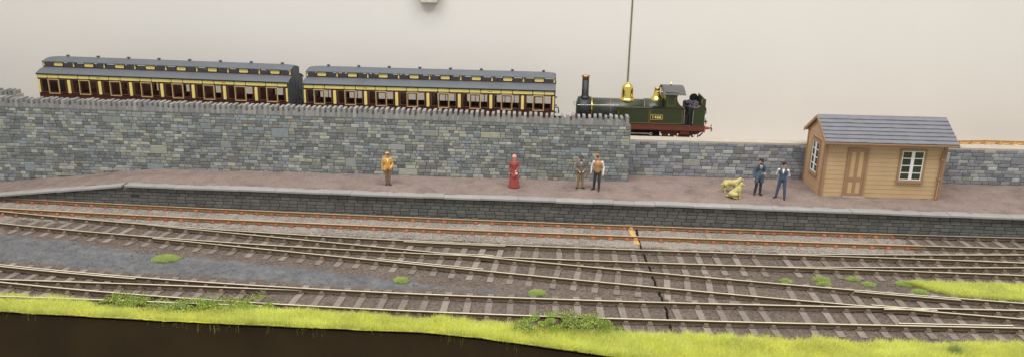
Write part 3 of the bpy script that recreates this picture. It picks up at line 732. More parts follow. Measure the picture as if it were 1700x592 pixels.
    for s in (-1, 1): MB().box(-H, H, s * 0.62 - 0.025, s * 0.62 + 0.025, 3.17, 3.235).box(-H, H, s * 0.62 - 0.025, s * 0.62 + 0.025, 3.475, 3.525).obj('clerestory_rail', m_choc, t)
    # ends
    for s in (-1, 1):
        prof = [(-HW + .005, 0.95), (HW - .005, 0.95), (HW - .005, 2.86)] + arc(HW, 2.84, 0.62, 3.17, 0.05, 5) + [(0.62, 3.49)] + arc(0.6, 3.49, -0.6, 3.49, 0.16, 8) + [(-0.62, 3.49)] + arc(-0.62, 3.17, -HW, 2.84, 0.05, 5) + [(-HW + .005, 2.86)]
        e = MB().prism(prof, min(s * (H - 0.03), s * (H + 0.02)), max(s * (H - 0.03), s * (H + 0.02)), 'x').obj('end_panel', m_cend, t)
        mb = MB()
        for y in (-0.9, -0.45, 0, 0.45, 0.9): mb.box(min(s * (H + .02), s * (H + .04)), max(s * (H + .02), s * (H + .04)), y - 0.02, y + 0.02, 0.98, 2.8)
        for z_ in (1.35, 1.75, 2.2): mb.box(min(s * (H + .02), s * (H + .14)), max(s * (H + .02), s * (H + .14)), 0.55, 0.85, z_, z_ + 0.03)
        mb.obj('end_strip', m_cend, e)
        for y in (-0.86, 0.86):
            MB().lathe([(0.0, 0.0), (0.07, 0.0), (0.07, 0.3), (0.06, 0.3), (0.06, 0.42), (0.2, 0.43), (0.2, 0.46), (0.0, 0.48)], axis='x', seg=12).obj('buffer', m_under, t, (s * (H + 0.0), y, 1.06), 0 if s > 0 else math.pi)
        MB().tube([(s * (H + .02), 0.35, 1.7), (s * (H + .2), 0.35, 1.72), (s * (H + .26), 0.35, 1.5), (s * (H + .2), 0.3, 1.15), (s * (H + .12), 0.2, 0.95)], 0.035, 8).obj('brake_hose', m_under, t)
    MB().box(-H + .05, H - .05, -1.1, 1.1, 0.75, 0.948).obj('underframe', m_under, t)
    for bx in (-4.6, 4.6):
        g_ = MB()
        for y in (-0.95, 0.95): g_.box(bx - 1.6, bx + 1.6, y - 0.04, y + 0.04, 0.4, 0.75)
        for wx in (-1.1, 1.1):
            for s in (-1, 1): g_.lathe([(0.0, -0.06), (0.49, -0.06), (0.52, 0.06), (0.0, 0.06)], (bx + wx, s * HG, 0.5), 'y', 20)
            g_.tube([(bx + wx, -0.9, 0.5), (bx + wx, 0.9, 0.5)], 0.07, 8)
        g_.obj('bogie', m_under, t)
    # small dark lettering on two of the cream panels
    for k in marks:
        mb = MB()
        for i in range(4): mb.box(-0.105 + i * 0.055, -0.105 + i * 0.055 + 0.035, -HW - 0.029, -HW - 0.0255, 2.74, 2.785)
        mb.obj('number_mark', m_mark, t, (-H + k * MOD - 0.02, 0, 0))
    t.scale = (sx, 1, 1)
    return t
make_carriage('carriage', 'rear cream and brown clerestory carriage, left of the pair, with its dark grey end showing', -21.82, ZR + 0.1, 0.009, 1.018, (2, 6))
make_carriage('carriage', 'front cream and brown clerestory carriage, between the other carriage and the engine', -7.0, ZR, 0.0, 0.983, (2, 6))

# ------------------------------------------------------------------ tank engine
m_green = M('engine green', (40, 50, 22), 0.35, var=0.08, scale=4)
m_lgreen = M('engine lining dark', (22, 26, 16), 0.4)
m_line = M('engine lining orange', (150, 104, 52), 0.4)
m_boil = M('boiler dark green', (58, 63, 56), 0.36, var=0.08, scale=3)
m_black = M('engine black', (18, 19, 20), 0.5, var=0.15, scale=5)
m_smoke = M('smokebox grey black', (36, 38, 42), 0.5, var=0.15, scale=5)
m_brass = M('polished brass', (222, 198, 104), 0.16, 1.0, var=0.03)
m_copper = M('copper cap', (196, 148, 100), 0.25, 1.0, var=0.05)
m_rust = M('red brown frame', (96, 46, 30), 0.5, var=0.15, scale=4)
m_steel = M('bright steel', (200, 196, 188), 0.3, 1.0)
m_coal = M('coal', (74, 72, 78), 0.45, var=0.4, scale=8)
m_buf = M('buffer beam red', (170, 74, 56), 0.45)
m_cabroof = M('cab roof grey', (80, 80, 80), 0.5, var=0.1)
EX = 4.5
eng = thing('steam_engine', 'green tank engine with tall chimney, big brass dome and number plate 1466', 'locomotive', (EX, 41.2, ZR))
def E_(mb, n, m, par=None, **k): return mb.obj(n, m, par or eng, **k)
X_ = lambda x: x - EX
E_(MB().lathe([(0, X_(1.88)), (0.62, X_(1.88)), (0.62, X_(4.75)), (0, X_(4.75))], (0, 0, 1.75), 'x', 40), 'boiler', m_boil)
E_(MB().lathe([(0, X_(4.75)), (0.665, X_(4.75)), (0.665, X_(5.74)), (0, X_(5.74))], (0, 0, 1.75), 'x', 40), 'firebox', m_boil)
mb = MB()
for x in (2.9, 4.72): mb.lathe([(0.615, X_(x) - 0.03), (0.635, X_(x) - 0.03), (0.635, X_(x) + 0.03), (0.615, X_(x) + 0.03)], (0, 0, 1.75), 'x', 40)
E_(mb, 'boiler_band', M('boiler band', (112, 92, 70), 0.4))
E_(MB().lathe([(0, X_(1.06)), (0.25, X_(1.05)), (0.55, X_(1.09)), (0.665, X_(1.12)), (0.665, X_(1.84)), (0.0, X_(1.84))], (0, 0, 1.75), 'x', 40), 'smokebox', m_smoke)
E_(MB().box(X_(1.1), X_(1.84), -0.62, 0.62, 0.9, 1.75), 'smokebox_saddle', m_black)
E_(MB().lathe([(0.6, X_(1.84)), (0.675, X_(1.845)), (0.675, X_(1.90)), (0.6, X_(1.90))], (0, 0, 1.75), 'x', 40), 'brass_ring', m_brass)
ch = E_(MB().lathe([(0.0, 2.30), (0.36, 2.34), (0.24, 2.44), (0.19, 2.52), (0.185, 3.42), (0.15, 3.42), (0.13, 3.1)], (X_(1.5), 0, 0), 'z', 28), 'chimney', m_black)
E_(MB().lathe([(0.187, 3.40), (0.195, 3.40), (0.2, 3.52), (0.245, 3.555), (0.235, 3.59), (0.15, 3.60), (0.14, 3.40)], (X_(1.5), 0, 0), 'z', 28), 'chimney_cap', m_copper, ch)
E_(MB().lathe([(0.0, 3.30), (0.04, 3.295), (0.06, 3.25), (0.16, 3.20), (0.25, 3.12), (0.305, 3.0), (0.32, 2.85), (0.32, 2.55), (0.33, 2.47), (0.37, 2.40), (0.43, 2.34), (0.42, 2.28)], (X_(3.80), 0, 0), 'z', 36), 'dome', m_brass)
E_(MB().lathe([(0.0, 3.04), (0.15, 3.04), (0.165, 3.01), (0.14, 2.96), (0.145, 2.85), (0.175, 2.66), (0.24, 2.52), (0.33, 2.42), (0.35, 2.34)], (X_(5.40), 0, 0), 'z', 32), 'safety_valve_cover', m_brass)
E_(MB().tube([(X_(1.1), -0.72, 2.08), (X_(3.3), -0.72, 2.12)], 0.022, 8).tube([(X_(1.1), 0.72, 2.08), (X_(3.3), 0.72, 2.12)], 0.022, 8), 'handrail', m_steel)
mb = MB()
for x in (1.2, 2.2, 3.1): mb.tube([(X_(x), -0.55, 2.05), (X_(x), -0.73, 2.1)], 0.025, 6)
E_(mb, 'handrail_knob', m_steel)
# side tanks with lining and number plate
for s in (-1, 1):
    tk = E_(MB().box(X_(3.2), X_(6.75), min(s * 0.72, s * 1.15), max(s * 0.72, s * 1.15), 1.215, 2.10), 'side_tank', m_green, bevel=0.015)
    yy = s * 1.153
    if s < 0:
        mb = MB()
        for x0, x1 in ((3.26, 4.93), (4.99, 6.69)):
            for a, b_, c_, d_ in ((x0, x1, 1.28, 1.295), (x0, x1, 2.03, 2.045), (x0, x0 + .015, 1.295, 2.03), (x1 - .015, x1, 1.295, 2.03)): mb.box(X_(a), X_(b_), yy - 0.004, yy + 0.004, c_, d_)
        E_(mb, 'lining', m_line, tk)
        E_(MB().box(X_(3.2), X_(6.75), -1.19, -1.153, 2.075, 2.105).box(X_(3.2), X_(6.75), -1.17, -1.153, 1.215, 1.25), 'tank_edge', m_lgreen, tk)
        pl = E_(MB().box(-0.33, 0.33, -0.02, 0, -0.145, 0.145), 'number_plate', m_black, tk, loc=(X_(5.32), -1.153, 1.62))
        put('plate_rim', ring_mesh('plate_rim', m_brass, -0.33, 0.33, -0.145, 0.145, 0.028, -0.03, -0.0205), pl)
E_(MB().box(X_(3.0), X_(6.75), -0.7, 0.7, 1.3, 1.72), 'tank_filler_deck', m_boil)
fc = bpy.data.curves.new('digits', 'FONT'); fc.body = '1466'; fc.size = 0.235; fc.align_x = 'CENTER'; fc.align_y = 'CENTER'; fc.extrude = 0.005; fc.offset = 0.004; fc.space_character = 1.12
to = bpy.data.objects.new('digits_tmp', fc); COL.objects.link(to); bpy.context.view_layer.update()
dme = bpy.data.meshes.new_from_object(to.evaluated_get(bpy.context.evaluated_depsgraph_get())); bpy.data.objects.remove(to); dme.name = 'digits'
dme.materials.clear(); dme.materials.append(M('gold paint', (228, 200, 130), 0.4))
dg = put('digits', dme, pl, (0, -0.028, 0.0), rot=(math.pi / 2, 0, 0))
E_(MB().box(X_(5.1), X_(5.6), -1.08, -0.8, 2.10, 2.16).box(X_(5.2), X_(5.5), -1.04, -0.84, 2.16, 2.2), 'tank_lid', m_black)
# cab
cs = [(5.77, 2.1), (5.77, 2.98), (6.42, 2.96), (6.36, 2.88), (6.33, 2.72), (6.35, 2.55), (6.42, 2.40), (6.54, 2.28), (6.68, 2.20), (6.75, 2.10)]
for s in (-1, 1):
    E_(MB().prism([(X_(a), b_) for a, b_ in cs], min(s * 1.10, s * 1.14), max(s * 1.10, s * 1.14), 'y'), 'cab_side', m_green)
    E_(MB().tube([(X_(a), s * 1.145, b_) for a, b_ in cs[2:]], 0.018, 6), 'cab_beading', m_line)
E_(MB().box(X_(5.85), X_(6.25), -1.146, -1.1405, 2.25, 2.26).box(X_(5.85), X_(6.25), -1.146, -1.1405, 2.85, 2.86).box(X_(5.85), X_(5.86), -1.146, -1.1405, 2.26, 2.85).box(X_(6.24), X_(6.25), -1.146, -1.1405, 2.26, 2.85), 'cab_lining', m_line)
fr = [(-1.1, 1.25), (1.1, 1.25), (1.1, 2.96)] + arc(1.1, 2.98, -1.1, 2.98, 0.14, 10) + [(-1.1, 2.96)]
E_(MB().prism(fr, X_(5.74), X_(5.77), 'x'), 'cab_front', m_green)
for y in (-0.55, 0.55): E_(MB().lathe([(0.2, -0.03), (0.25, -0.03), (0.25, 0.03), (0.2, 0.03)], (X_(5.75), y, 2.62), 'x', 24), 'spectacle_ring', m_brass)
pr = arc(-1.24, 2.88, 1.24, 2.88, 0.30, 14)
E_(MB().prism(pr + [(y, z - 0.035) for y, z in reversed(pr)], X_(5.66), X_(6.78), 'x'), 'cab_roof', m_cabroof)
E_(MB().lathe([(0.0, 0.24), (0.02, 0.23), (0.02, 0.18), (0.045, 0.17), (0.045, 0.1), (0.02, 0.09), (0.025, 0.0)], (X_(6.1), -0.2, 3.14), 'z', 12).tube([(X_(5.6), -0.2, 2.86), (X_(5.3), -0.2, 2.84)], 0.015, 6), 'whistle', m_brass)
E_(MB().box(X_(5.8), X_(7.2), -1.05, 1.05, 1.21, 1.25).box(X_(5.78), X_(6.1), -0.6, 0.6, 1.25, 2.1), 'cab_floor', m_black)
mb = MB()
for x, y in ((6.85, -0.8), (7.0, -0.6), (6.92, -0.95)): mb.tube([(X_(x), y, 1.25), (X_(x), y, 1.95)], 0.06, 8)
mb.box(X_(6.8), X_(7.05), -1.0, -0.55, 1.25, 1.75)
E_(mb, 'brake_column', m_black)
for xx in (6.78, 7.24):
    E_(MB().tube([(X_(xx), -1.17, 1.3), (X_(xx), -1.17, 2.05)], 0.02, 8), 'cab_handrail', m_steel)
# bunker
bk = [(7.28, 1.215), (7.24, 2.18), (7.3, 2.22), (7.5, 2.22), (7.58, 2.28), (7.635, 2.42), (7.66, 2.62), (7.72, 2.69), (7.86, 2.65), (7.87, 1.215)]
for s in (-1, 1):
    E_(MB().prism([(X_(a), b_ if s < 0 else min(b_, 2.3)) for a, b_ in bk], min(s * 1.11, s * 1.15), max(s * 1.11, s * 1.15), 'y'), 'bunker_side', m_green)
E_(MB().tube([(X_(a), -1.15, b_) for a, b_ in bk[1:9]], 0.018, 6), 'bunker_beading', m_line)
E_(MB().box(X_(7.83), X_(7.87), -1.11, 1.11, 1.215, 2.62), 'bunker_back', m_green)
E_(MB().prism([(X_(7.36), 2.1), (X_(7.84), 2.1), (X_(7.84), 2.34)] + [(X_(7.60 + 0.24 * math.cos(math.radians(a))), 2.34 + 0.24 * math.sin(math.radians(a))) for a in range(8, 180, 15)] + [(X_(7.36), 2.34)], 1.075, 1.105, 'y'), 'bunker_shield', m_black)
E_(MB().box(X_(7.0), X_(7.42), -1.0, 1.0, 1.25, 2.12), 'bunker_front', m_black)
cm = MB(); R = random.Random(4)
for i in range(150):
    x, y = R.uniform(6.98, 7.62), R.uniform(-0.95, 0.95); r = R.uniform(0.05, 0.1); z = 2.12 + 0.22 * max(0, 1 - abs(y)) * R.uniform(0.4, 1.1)
    n = len(cm.v); vv = [Vector((R.gauss(0, 1), R.gauss(0, 1), R.gauss(0, 1))).normalized() * r * R.uniform(.7, 1.2) for _ in range(6)]
    ax = [(1, 0, 0), (-1, 0, 0), (0, 1, 0), (0, -1, 0), (0, 0, 1), (0, 0, -1)]
    cm.add([(X_(x) + a[0] * r * R.uniform(.6, 1.2), y + a[1] * r * R.uniform(.6, 1.2), z + a[2] * r * R.uniform(.6, 1.2)) for a in ax], [(0, 2, 4), (2, 1, 4), (1, 3, 4), (3, 0, 4), (2, 0, 5), (1, 2, 5), (3, 1, 5), (0, 3, 5)])
o = E_(cm, 'coal', m_coal); o['kind'] = 'stuff'
# running plate, frames, wheels
E_(MB().box(X_(1.0), X_(7.92), -1.2, 1.2, 1.16, 1.212), 'footplate', m_rust)
for s in (-1, 1): E_(MB().box(X_(1.0), X_(7.9), s * 1.165 - 0.025, s * 1.165 + 0.025, 0.93, 1.158), 'valance', m_rust)
for s in (-1, 1):
    E_(MB().prism([(X_(a), b_) for a, b_ in ((5.6, 1.155), (5.6, 0.75), (5.85, 0.42), (6.1, 0.42), (6.3, 0.6), (6.55, 0.6), (6.6, 0.32), (7.15, 0.32), (7.2, 0.62), (7.5, 0.7), (7.88, 0.9), (7.88, 1.155))], s * 0.98 - 0.025, s * 0.98 + 0.025, 'y'), 'outside_frame', m_rust)
    E_(MB().box(X_(1.1), X_(5.62), s * 0.6 - 0.025, s * 0.6 + 0.025, 0.45, 1.155), 'inside_frame', m_black)
    E_(MB().box(X_(6.62), X_(7.12), s * 1.1 - 0.05, s * 1.1 + 0.03, 0.72, 0.92), 'step_box', m_rust)
for x, r in ((2.9, 0.78), (5.1, 0.78), (6.85, 0.58)):
    for s in (-1, 1):
        mb = MB().lathe([(r - 0.1, -0.06), (r, -0.06), (r, 0.06), (r - 0.1, 0.06), (r - 0.1, -0.06)], axis='y', seg=32).lathe([(0.0, -0.08), (0.14, -0.08), (0.14, 0.08), (0.0, 0.08)], axis='y', seg=16)
        for k in range(14):
            a = 2 * math.pi * k / 14; mb.tube([(0.12 * math.cos(a), 0, 0.12 * math.sin(a)), ((r - .08) * math.cos(a), 0, (r - .08) * math.sin(a))], 0.025, 5, cap=False)
        E_(mb, 'wheel', m_black, loc=(X_(x), s * HG, r))
for x, z in ((6.05, 0.66), (6.52, 0.7), (7.36, 0.66)): E_(MB().lathe([(0.0, -0.08), (0.05, -0.07), (0.075, 0.0), (0.05, 0.05), (0.03, 0.1), (0.0, 0.1)], (X_(x), -1.08, z), 'y', 14), 'spring_hanger', m_steel)
E_(MB().tube([(X_(2.9), -0.85, 0.66), (X_(5.1), -0.85, 0.66)], 0.05, 8).lathe([(0, -0.06), (0.1, -0.06), (0.1, 0.06), (0, 0.06)], (X_(5.1), -0.85, 0.66), 'y', 14), 'coupling_rod', m_steel)
for s, xb in ((1, 7.9), (-1, 1.02)):
    E_(MB().box(X_(xb) - 0.04, X_(xb) + 0.04, -1.18, 1.18, 0.86, 1.155), 'buffer_beam', m_buf if s > 0 else m_rust)
    for y in (-0.87, 0.87):
        bf = E_(MB().lathe([(0.0, 0.0), (0.11, 0.0), (0.1, 0.08), (0.075, 0.1), (0.075, 0.24), (0.0, 0.24)], axis='x', seg=16), 'buffer', m_buf, loc=(X_(xb) + s * 0.04, y, 1.05), rz=0 if s > 0 else math.pi)
        E_(MB().lathe([(0.0, 0.24), (0.04, 0.24), (0.04, 0.36), (0.19, 0.37), (0.19, 0.40), (0.0, 0.42)], axis='x', seg=20), 'buffer_head', m_steel, bf)
xb = 7.9
E_(MB().tube([(X_(xb), -0.3, 1.1), (X_(xb) + .12, -0.3, 0.9), (X_(xb) + .06, -0.3, 0.62), (X_(xb) - .1, -0.3, 0.45)], 0.04, 8), 'brake_hose', m_black)
E_(MB().tube([(X_(7.87), -0.7, 2.2), (X_(7.97), -0.7, 2.1), (X_(8.0), -0.7, 1.85), (X_(7.9), -0.7, 1.65)], 0.03, 8), 'lamp_iron', m_black)
E_(MB().tube([(X_(7.9), -0.95, 1.3), (X_(8.0), -0.95, 1.32), (X_(8.02), -0.95, 1.42)], 0.03, 8).lathe([(0, 0.0), (0.06, 0.02), (0.05, 0.1), (0, 0.12)], (X_(8.02), -0.95, 1.4), 'z', 10), 'lamp_bracket', m_steel)
E_(MB().tube([(X_(0.98), -0.7, 2.24), (X_(0.88), -0.7, 2.24), (X_(0.95), -0.7, 2.05)], 0.02, 6).tube([(X_(1.06), -0.62, 2.2), (X_(0.9), -0.7, 2.24)], 0.02, 6).tube([(X_(0.95), -0.8, 1.55), (X_(0.85), -0.8, 1.5), (X_(0.95), -0.8, 1.25)], 0.02, 6).tube([(X_(1.03), -0.3, 1.0), (X_(1.03), -0.6, 2.3)], 0.02, 6), 'front_rail', m_steel)
E_(MB().tube([(X_(7.6), -1.0, 0.32), (X_(7.62), -1.0, 0.8)], 0.03, 6), 'sand_pipe', m_black)

# ------------------------------------------------------------------ timber shed on the platform
m_tim = M('shed tan boards', (255, 255, 255), 0.65, var=0.05, scale=2.0, src='obj')
m_trim = M('shed brown trim', (152, 121, 92), 0.65, var=0.06, scale=3)
m_tile = M('shed roof slate', (255, 255, 255), 0.55, var=0.10, scale=2.2, bump=0.15, bscale=12, src='obj')
m_white = M('white sash paint', (226, 226, 222), 0.5, var=0.03)
m_spane = M('dark window pane', (52, 58, 50), 0.12, var=0.3, scale=3)
SW, SD, SH = 5.7, 2.52, 2.79
shed = thing('timber_shed', 'tan weatherboarded shed with grey slate roof on the platform', 'shed', (12.84, 35.76, 1.19), 0.022)
MB().box(0.06, SW - 0.06, 0.06, SD - 0.06, 0, SH).obj('core', m_trim, shed)
TAN = (186, 158, 120)
npl = 13; ph = (SH + 0.02) / npl
PLK = {}
def plank(x0, x1, z0, side='front', zt=None):
    w = round(x1 - x0, 3)
    if w not in PLK: PLK[w] = MB().prism([(-0.02, 0), (-0.012, ph - 0.008), (0.03, ph - 0.008), (0.03, 0)], 0, w, 'x').mesh('plank', m_tim)
    if side == 'front': put('plank', PLK[w], shed, (x0, 0.03, z0), 0, jit(TAN, 0.025))
    elif side == 'left': put('plank', PLK[w], shed, (0.03, x1, z0), -math.pi / 2, jit((180, 147, 112), 0.025))
    elif side == 'right': put('plank', PLK[w], shed, (SW - 0.03, x0, z0), math.pi / 2, jit(TAN, 0.025))
DX0, DX1, DZ = 1.07, 2.06, 2.42
WX0, WX1, WZa, WZb = 3.52, 4.76, 0.82, 2.44
for i in range(npl):
    z = i * ph; segs = [(0.10, SW - 0.10)]
    for a, b_, lo, hi in ((DX0, DX1, -1, DZ), (WX0, WX1, WZa, WZb)):
        if z + ph > lo + 0.1 and z < hi - 0.1:
            segs = [q for s_ in segs for q in (((s_[0], a), (b_, s_[1])) if s_[0] < a < s_[1] else (s_,))]
    for a, b_ in segs: plank(a, b_, z)
    segs = [(0.10, SD - 0.10)]
    if z + ph > WZa + 0.1 and z < 2.4: segs = [(0.10, 0.66), (1.76, SD - 0.10)]
    for a, b_ in segs: plank(a, b_, z, 'left')
    plank(0.10, SD - 0.10, z, 'right')
# corner boards
for x in (0.0, SW - 0.13):
    MB().box(x, x + 0.13, -0.025, 0.055, 0, SH + 0.03).obj('corner_board', m_trim, shed); MB().box(x + (0 if x > 1 else -0.025), x + (0.155 if x > 1 else 0.055), 0.057, 0.14, 0, SH + 0.03).obj('corner_board', m_trim, shed)
MB().box(-0.025, 0.055, SD - 0.12, SD, 0, SH + 0.03).obj('corner_board', m_trim, shed)
# gables
RY = SD / 2 + 0.0; RZ_ = SH + 0.68 * RY + 0.28
for x0, nm in ((0.0, 'gable'), (SW - 0.06, 'gable')):
    MB().prism([(0.0, SH), (SD, SH), (SD / 2, SH + 0.85)], x0, x0 + 0.06, 'x').obj(nm, m_tim, shed, color=jit((180, 147, 112), 0.01))
# door
d = MB().box(DX0 + 0.1, DX1 - 0.1, 0.0, 0.05, 0.04, DZ - 0.1).obj('door', m_tim, shed, color=jit((191, 160, 119), 0.01))
put('frame', ring_mesh('frame', m_trim, DX0, DX1, -0.06, DZ, 0.1, -0.05, 0.06), shed)['label'] = 'brown door frame'
mb = MB(); cxd = (DX0 + DX1) / 2
mb.box(DX0 + .1, DX0 + .2, -0.025, 0, 0.04, DZ - .1).box(DX1 - .2, DX1 - .1, -0.025, 0, 0.04, DZ - .1).box(cxd - .07, cxd + .07, -0.0252, 0, 0.04, DZ - .1)
mb.box(DX0 + .2, cxd - .07, -0.024, 0, 0.8, 0.98).box(cxd + .07, DX1 - .2, -0.024, 0, 0.8, 0.98).box(DX0 + .2, cxd - .07, -0.024, 0, 0.04, 0.2).box(cxd + .07, DX1 - .2, -0.024, 0, 0.04, 0.2)
mb.box(DX0 + .2, cxd - .07, -0.024, 0, DZ - 0.2, DZ - .1).box(cxd + .07, DX1 - .2, -0.024, 0, DZ - .2, DZ - .1)
put('rail', mb.mesh('rail', m_trim), d)
put('door_knob', MB().lathe([(0, -0.06), (0.03, -0.05), (0.03, -0.03), (0.012, -0.025), (0.012, 0)], axis='y', seg=10).mesh('door_knob', m_brass), d, (DX1 - 0.16, -0.02, 1.0))
MB().box(DX0 - 0.02, DX1 + 0.02, -0.12, -0.055, 0.0, 0.05).obj('door_step', m_capband, shed)
# windows: two columns of four panes
def window(x0, x1, z0, z1, par, rz, loc):
    f = put('window', ring_mesh('frame', m_trim, x0, x1, z0, z1, 0.1, -0.045, 0.06), par, loc, rz)
    a, b_, c_, e_ = x0 + 0.1, x1 - 0.1, z0 + 0.1, z1 - 0.1
    mb = MB(); mb.box(a, a + 0.05, -0.02, 0.03, c_, e_).box(b_ - 0.05, b_, -0.02, 0.03, c_, e_).box((a + b_) / 2 - 0.075, (a + b_) / 2 + 0.075, -0.025, 0.03, c_, e_)
    hgt = (e_ - c_) / 4
    for k in range(5):
        zz = c_ + k * hgt; zz = min(max(zz, c_ + 0.02), e_ - 0.02)
        mb.box(a + 0.05, (a + b_) / 2 - 0.075, -0.018, 0.028, zz - 0.02, zz + 0.02).box((a + b_) / 2 + 0.075, b_ - 0.05, -0.018, 0.028, zz - 0.02, zz + 0.02)
    put('sash', mb.mesh('sash', m_white), f)
    for k in range(4):
        for u0, u1 in ((a + 0.05, (a + b_) / 2 - 0.075), ((a + b_) / 2 + 0.075, b_ - 0.05)):
            put('pane', box_mesh('pane', m_spane, u0, u1, 0.0, 0.02, c_ + k * hgt + 0.02, c_ + (k + 1) * hgt - 0.02), f)
    MB().box(x0 - 0.04, x1 + 0.04, -0.1, -0.046, z0 - 0.02, z0 + 0.05).obj('sill', m_trim, f)
window(WX0, WX1, WZa, WZb, shed, 0, (0, 0, 0))
window(-0.55, 0.55, WZa, WZb + 0.08, shed, -math.pi / 2, (0.0, 1.21, 0))
# roof: overlapping strips of slates on two slopes, each strip of separate slates
OV = 0.30; slope = math.atan2(0.80, 1.26); EZ = SH - OV * math.tan(slope) + 0.12
L_ = (SD / 2 + OV) / math.cos(slope); nc = 7; xl, xr = -0.13, SW + 0.33
MB().prism([(-OV, EZ - 0.06), (SD / 2, EZ - 0.06 + (SD / 2 + OV) * math.tan(slope)), (SD + OV, EZ - 0.06), (SD + OV, EZ - 0.01), (SD / 2, EZ - 0.01 + (SD / 2 + OV) * math.tan(slope)), (-OV, EZ - 0.01)], xl + 0.02, xr - 0.02, 'x').obj('roof_deck', m_trim, shed)
W_ = xr - xl; jn = random.Random(2)
for s_ in (0, 1):
    for r_ in range(nc):
        d0 = L_ * r_ / nc - 0.012 + jn.uniform(-0.006, 0.006); d1 = min(L_ * (r_ + 1) / nc + 0.06, L_ - 0.002); n_ = 26
        # one embossed strip of slates: a thick uneven lower edge, faint joints between the slates
        V = []; F = []
        for i in range(n_ + 1):
            x = W_ * i / n_; e = jn.uniform(-0.008, 0.008); t = 0.072 + jn.uniform(-0.006, 0.006)
            V += [(x, e, 0.006), (x, e, t), (x, d1 - d0, 0.022), (x, d1 - d0, 0.0)]
        for i in range(n_):
            for j in range(4): F.append((i * 4 + j, i * 4 + (j + 1) % 4, (i + 1) * 4 + (j + 1) % 4, (i + 1) * 4 + j))
        F += [(3, 2, 1, 0), tuple(n_ * 4 + j for j in range(4))]
        q = MB().add(V, F).obj('slate_strip', m_tile, shed, color=jit((108, 108, 114), 0.03))
        if s_ == 0:
            q.location = (xl, -OV + d0 * math.cos(slope), EZ + d0 * math.sin(slope)); q.rotation_euler = (slope, 0, 0)
        else:
            q.location = (xr, SD + OV - d0 * math.cos(slope), EZ + d0 * math.sin(slope)); q.rotation_euler = (slope, 0, math.pi)
RZ = EZ + (SD / 2 + OV) * math.tan(slope)
MB().prism([(SD / 2 - 0.1, RZ - 0.03), (SD / 2, RZ + 0.06), (SD / 2 + 0.1, RZ - 0.03)], xl, xr, 'x').obj('ridge_tile', m_tile, shed, color=jit((104, 102, 110), 0.01))
for s in (-1, 1):
    for xx in (xl - 0.03, xr):
        yA, yB = SD / 2 + s * (SD / 2 + OV), SD / 2
        MB().prism([(yA, EZ - 0.13), (yB, RZ - 0.13), (yB, RZ + 0.03), (yA, EZ + 0.03)], xx, xx + 0.03, 'x').obj('bargeboard', m_trim, shed)
MB().prism([(-OV - 0.12, EZ + 0.0), (-OV - 0.11, EZ - 0.06), (-OV - 0.05, EZ - 0.09), (-OV, EZ - 0.06), (-OV + 0.005, EZ + 0.0)], xl, xr, 'x').obj('gutter', m_trim, shed)
dp = MB().tube([(SW - 0.30, -OV - 0.04, EZ - 0.08), (SW - 0.30, -OV - 0.02, EZ - 0.16), (SW - 0.22, -0.08, EZ - 0.42), (SW - 0.22, -0.075, 0.05), (SW - 0.22, -0.16, 0.02)], 0.04, 8).obj('drainpipe', m_trim, shed)
put('pipe_bracket', box_mesh('pipe_bracket', m_trim, SW - 0.29, SW - 0.15, -0.13, 0.0, 1.0, 1.06), dp); put('pipe_bracket', box_mesh('pipe_bracket', m_trim, SW - 0.29, SW - 0.15, -0.13, 0.0, 1.95, 2.01), dp)
MB().tube([(0.28, -OV - 0.03, EZ - 0.08), (0.28, -OV + .1, EZ - 0.17)], 0.035, 8).obj('gutter_bracket', m_trim, shed)

